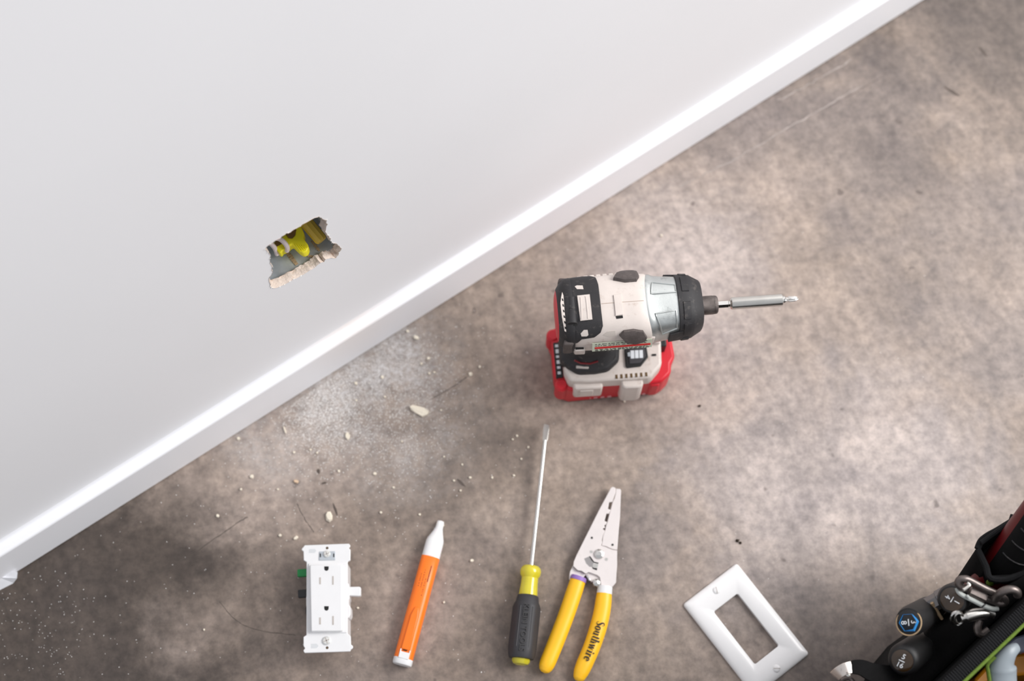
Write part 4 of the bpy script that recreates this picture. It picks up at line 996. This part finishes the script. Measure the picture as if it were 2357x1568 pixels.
MB().tube([P(x, y, 0.21) for x, y in ((2258, 1250), (2290, 1227), (2325, 1203), (2331, 1186))], 0.0022, 8).build('strap_end', M_web, bag, bo)
MB().lathe(P(2279, 1341, .19)-Vector((0, 0, .003)), (0, 0, 1), [(0, .003), (.004, .0035), (.006, .002)], 9).build('thread_knot', M_lime, bag, bo)

# red and black handled tool in the sleeve
ta, tb_ = P(2306, 1296, 0.185), P(2420, 1143, 0.26)
hto = Vector((ta.x, ta.y, 0.02)); ht = thing('hand_tool', 'red tool with thick ribbed black grip standing in the bag sleeve', 'hand tool', hto)
tdx = (tb_-ta).normalized(); tsx = Vector((tdx.y, -tdx.x, 0)).normalized(); tux = tsx.cross(tdx)
if tux.z < 0: tux = -tux
core = MB().tube([ta-tdx*0.09-Vector((0, 0, .06)), ta-tdx*0.03, ta, tb_], [0.012, 0.015, 0.0165, 0.0165], 20).build('tool_body', mat('deep_red', srgb(92, 6, 12), 0.45), ht, hto)  # one even dark red over the whole body
gpo = tsx*0.0030+tux*0.0046
MB().tube([ta+gpo-tdx*0.014, ta+gpo-tdx*0.008, ta+gpo+tdx*0.002, tb_+gpo], [0.006, 0.0125, 0.0162, 0.0168], 20).build('grip', M_fabric, ht, hto)
for k in range(5):
    q = ta+gpo+tdx*(0.024+k*0.0165)
    MB().tube([q + (tsx*math.cos(a)+tux*math.sin(a))*0.0168 for a in [R(-15+15*j) for j in range(11)]], 0.0007, 6).build('grip_rib', M_rubber, ht, hto)
MB().tube([ta-tdx*0.012+tsx*0.008-tux*0.002, ta+tsx*0.002+tux*0.008, ta-tsx*0.012+tux*0.006], 0.0022, 8).build('red_collar', M_red, ht, hto)

# nut drivers with size marks on their caps
def nutdriver(label, top, tpx, bot, hand_r, cap_r, txt, tang, ring, capm, length=0.085):
    a = P(*tpx, top); d = (P(*bot[:2], bot[2]) - a).normalized(); up = -d
    e = a + d*length
    o0 = a + d*(length+0.05); r = thing('nut_driver', label, 'nut driver', o0, group='nut drivers clipped to the tool bag')
    sh_ = lambda an, dd: 1 - 0.05*(0.5+0.5*math.cos(6*an))*(1 if 0.012 < dd < length-0.008 else 0)
    hd_ = MB().lathe(a, d, [(0, cap_r), (0.0006, cap_r+0.0012), (0.003, hand_r*0.93), (0.008, hand_r), (length*0.6, hand_r), (length*0.8, hand_r*0.86), (length, hand_r*0.7)], 36, shape=sh_).build('handle', M_drvgrip, r, o0, angle=40)
    MB().lathe(e-d*0.002, d, [(0, 0.0042), (0.055, 0.0042)], 16).build('shaft', M_steel, r, o0)
    cp = MB().lathe(a+d*0.002, up, [(0, cap_r*0.98), (0.0026, cap_r*0.97), (0.0030, cap_r*0.9), (0.0032, 0.001)], 32).build('end_cap', capm, r, o0)
    up_im = P(tpx[0], tpx[1]-10, top)-a
    Mx = frame(a + up*0.0021, Vector((math.cos(tang), math.sin(tang), 0)), up)
    n_, dn = txt.split('/')
    sz = cap_r*0.66
    for s_t, dy in ((n_, 0.62), (dn, -0.62)):
        text_mb(s_t, sz, Mx @ Matrix.Translation((0, dy*sz, 0)), 0.0002).build('size_mark', M_whitep, cp, o0, smooth=False)
    MB().box(None, (sz*0.8, sz*0.1, 0.0004), M=Mx).build('size_mark', M_whitep, cp, o0, smooth=False)
    if ring:
        pts = [Mx @ Vector((cap_r*0.76*math.cos(R(60*k+30)), cap_r*0.76*math.sin(R(60*k+30)), 0.0002)) for k in range(6)]
        MB().tube(pts, 0.0011, 6, close=True, flat=0.3).build('hexagon_mark', M_blue, cp, o0, smooth=False)
        MB().tube([Mx @ Vector((cap_r*1.02*math.cos(R(10*k)), cap_r*1.02*math.sin(R(10*k)), -0.0006)) for k in range(36)], 0.0006, 6, close=True).build('cap_rim', M_mud, cp, o0)
    return r
nutdriver('black nut driver with a blue hexagon on its cap, clipped to the tool bag', 0.225, (2093, 1432), (2150, 1398, 0.165), 0.0132, 0.0108, '3/8', R(-90), True, M_black)
nutdriver('black nut driver with plain dark cap, lowest one on the tool bag', 0.215, (2077, 1521), (2130, 1482, 0.15), 0.0142, 0.0098, '5/16', R(-25), False, M_darkamber)
nutdriver('nut driver with amber brown cap beside the steel link on the tool bag', 0.222, (2192, 1380), (2215, 1366, 0.13), 0.0135, 0.0105, '1/4', R(-125), False, M_darkamber)
# grey bit holder clipped between them
bh0, bh1 = P(2128, 1400, 0.195), P(2178, 1372, 0.205)
bho = Vector((bh0.x, bh0.y, 0.17)); bh = thing('bit_holder', 'grey hexagonal bit holder clipped between two nut drivers on the bag', 'bit holder', bho)
MB().lathe(bh0, bh1-bh0, [(0, .0075), (.014, .0075), (.0145, .0085), ((bh1-bh0).length, .0085)], 6).build('sleeve', mat('grey_steel', (0.22, 0.21, 0.21), 0.4, 0.6), bh, bho, angle=20)
MB().tube([P(2145, 1388, .206), P(2168, 1425, .195)], 0.0016, 8).build('spring_clip', M_mud, bh, bho)
MB().tube([P(2163, 1372, .214), P(2166, 1378, .214), P(2163, 1384, .214), P(2168, 1385, .214)], 0.0013, 8).build('lanyard_eye', M_whitep, bh, bho)
MB().tube([P(2166, 1377, .214), P(2195, 1360, .222), P(2212, 1352, .225)], 0.0009, 8).build('lanyard', M_iron, bh, bho)

# threaded steel link
def px3(l, h): return [P(x, y, h if not isinstance(h, list) else h[i]) for i, (x, y) in enumerate(l)]
lk = [(2222, 1354), (2212, 1353), (2205, 1343), (2208, 1335), (2218, 1333), (2230, 1335), (2262, 1352), (2297, 1369), (2306, 1374), (2314, 1382), (2312, 1388), (2302, 1390), (2290, 1385), (2268, 1377)]
lpts = smooth_path(px3(lk, [.232, .235, .238, .24, .241, .24, .236, .232, .231, .229, .227, .226, .226, .227]), 5)
lo = P(2260, 1360, 0.19); link = thing('steel_link', 'brown steel threaded link hanging on the tool bag', 'steel link', lo)
MB().tube(lpts, 0.0031, 12).build('loop', M_iron, link, lo)
MB().lathe(P(2232, 1361, .229), P(2268, 1378, .228)-P(2232, 1361, .229), [(0, .0048), ((P(2268, 1378, .228)-P(2232, 1361, .229)).length, .0048)], 6).build('hex_sleeve', M_iron, link, lo, angle=20)
MB().tube(smooth_path(px3([(2217, 1358), (2226, 1352), (2231, 1347), (2226, 1342)], .243), 4), 0.0014, 8).build('ring', M_steel, link, lo)
MB().tube(smooth_path(px3([(2291, 1380), (2300, 1368), (2314, 1359), (2330, 1357), (2341, 1363), (2342, 1371)], [.232, .24, .245, .246, .244, .24]), 5), 0.0036, 12).build('hook', M_iron, link, lo)
ck = thing('cord_loop', 'pale grey coated wire loop below the steel link on the bag', 'cord loop', P(2250, 1390, 0.19))
cko = P(2250, 1390, 0.19)
MB().tube(smooth_path(px3([(2203, 1354), (2207, 1364), (2220, 1373), (2235, 1380), (2263, 1394), (2285, 1402), (2298, 1401)], [.232, .232, .230, .229, .227, .225, .224]), 6), [0.0021]*36+[0.0012], 10).build('loop', M_greycoat, ck, cko)
MB().tube([P(2262, 1392, .2275), P(2264, 1394.5, .2272)], 0.0024, 12).build('crimp', M_black, ck, cko)
MB().tube([P(2225, 1371, .2325), P(2231, 1377, .2325)], 0.0014, 8).build('wire_end', M_greycoat, ck, cko)
# chrome swivel clip and hook
cc = P(2215, 1425, 0.185); chm = thing('swivel_clip', 'chrome swivel clip with a ring on the front of the tool bag', 'swivel clip', cc)
MB().tube([P(2203, 1424, .216) + (P(2213, 1424, .216)-P(2203, 1424, .216))*1.35*math.cos(R(20*k)) + (P(2203, 1414, .22)-P(2203, 1424, .216))*1.45*math.sin(R(20*k)) for k in range(18)], 0.0016, 8, close=True).build('ring', M_chrome, chm, cc)
MB().tube([P(2208, 1424, .218) + (P(2216, 1424, .218)-P(2208, 1424, .218))*1.2*math.cos(R(20*k)) + (P(2208, 1414, .222)-P(2208, 1424, .218))*1.2*math.sin(R(20*k)) for k in range(18)], 0.0012, 8, close=True).build('ring', M_steel, chm, cc)
MB().tube(smooth_path(px3([(2212, 1424), (2230, 1418), (2255, 1413), (2272, 1413), (2288, 1417)], [.218, .219, .219, .218, .216]), 5), [.0035]*4+[.0052]*12+[.003]*5, 12, flat=0.8).build('lever', M_steel, chm, cc)
MB().tube(smooth_path(px3([(2254, 1428), (2250, 1443), (2253, 1456), (2262, 1460), (2270, 1455), (2277, 1450)], [.214, .213, .212, .212, .213, .214]), 5), 0.0036, 10).build('hook', M_iron, chm, cc)
# bright metal strap end, lower left of the bag
ms = P(1960, 1545, 0.16); tape = thing('metal_loop', 'bright scratched metal loop on a black strap at the bag lower corner', 'metal loop', ms)
q0 = [(1914, 1548), (1926, 1538), (1942, 1529), (1955, 1525), (1966, 1540)]; 
strip = smooth_path(px3([(1921, 1557), (1932, 1547), (1946, 1539), (1962, 1535)], [.196, .203, .207, .206]), 6)
mb = MB(); rows = []
for i, p in enumerate(strip):
    t = (strip[min(i+1, len(strip)-1)]-strip[max(i-1, 0)]).normalized(); n_ = Vector((-t.y, t.x, 0)).normalized()
    rows.append([p+n_*0.0048, p+n_*0.0048-Vector((0, 0, .0022)), p-n_*0.0052-Vector((0, 0, .0022)), p-n_*0.0052])
mb.rings(rows); mb.build('metal_band', mat('scratched_chrome', (0.82, 0.74, 0.68), 0.3, 0.9, var=0.06, speck=srgb(60, 45, 36), speck_scale=240, speck_amt=0.8), tape, ms, bevel=0.0006)
strip = smooth_path(px3([(1962, 1535), (1985, 1537), (2010, 1548), (2045, 1556), (2090, 1560)], [.207, .207, .204, .2, .19]), 6)
rows = []
for i, p in enumerate(strip):
    t = (strip[min(i+1, len(strip)-1)]-strip[max(i-1, 0)]).normalized(); n_ = Vector((-t.y, t.x, 0)).normalized(); w = 0.0055+0.005*i/len(strip)
    rows.append([p+n_*w, p+n_*w-Vector((0, 0, .004)), p-n_*w-Vector((0, 0, .004)), p-n_*w])
MB().rings(rows).build('strap', M_fabric, tape, ms)
MB().lathe(P(1950, 1552, .198), (0, 0, 1), [(0, .0025), (.003, .0025), (.0036, .001)], 14).build('rivet', M_steel, tape, ms)
MB().tube(smooth_path(px3([(1935, 1566), (1945, 1562), (1957, 1562), (1968, 1575)], .19), 5), 0.002, 8).build('lower_wire', M_iron, tape, ms)

# things inside the bag
lv = MB(); lvp = [P(x, y, .14) for x, y in ((2240, 1566), (2290, 1512), (2357, 1503), (2440, 1490), (2440, 1545), (2340, 1556), (2250, 1580))]
lvo = P(2340, 1540, 0.15); lvo.z = 0.0062
level = tag(lv.prism(lvp, 0.0062, 0.14).build('tool_case', M_olive, None, lvo, loc=lvo, bevel=0.003), 'dark yellow flat tool case inside the tool bag', 'tool case')
hg = MB(); hpth = px3([(2308, 1590), (2306, 1550), (2309, 1525), (2325, 1502), (2342, 1490)], [.215, .222, .228, .232, .23])
hgo = P(2306, 1550, .17); gh = thing('plier_handle', 'pale grey handle with lime edge standing inside the tool bag', 'tool handle', hgo)
hg.tube(smooth_path(hpth, 6), [.0125]*9+[.0125-.0085*(i/15)**0.8 for i in range(16)], 18, flat=0.7).build('handle', mat('mid_grey_plastic', srgb(138, 146, 152), 0.4), gh, hgo)
MB().tube(smooth_path(px3([(2281, 1590), (2275, 1550), (2273, 1530), (2290, 1512)], [.222, .228, .231, .234]), 6), .0018, 8).build('edge', M_lime, gh, hgo)
rdp = [P(2338, 1500, .19), P(2357, 1496, .19), P(2420, 1490, .19), P(2420, 1500, .19), P(2357, 1508, .19), P(2342, 1508, .19)]
ro2 = P(2370, 1500, .15); ro2.z = 0.1405
tag(MB().prism([P(x, y, .146) for x, y in ((2342, 1497), (2357, 1494), (2420, 1487), (2420, 1496), (2357, 1504), (2346, 1504))], .1405, .146).build('small_tool', mat('orange_red', srgb(200, 50, 10), 0.4), None, ro2, loc=ro2, bevel=0.001), 'orange red strip lying on the yellow tool case', 'small tool')
tg = P(2362, 1478, .2); tg.z = .0062
tag(MB().prism([P(x, y, .2) for x, y in ((2345, 1482), (2352, 1468), (2372, 1452), (2410, 1440), (2410, 1485), (2356, 1492))], .0062, .16).build('meter', mat('blue_grey', srgb(96, 100, 116), 0.5), None, tg, loc=tg, bevel=.002), 'grey plastic tool corner inside the bag behind the rim', 'meter')
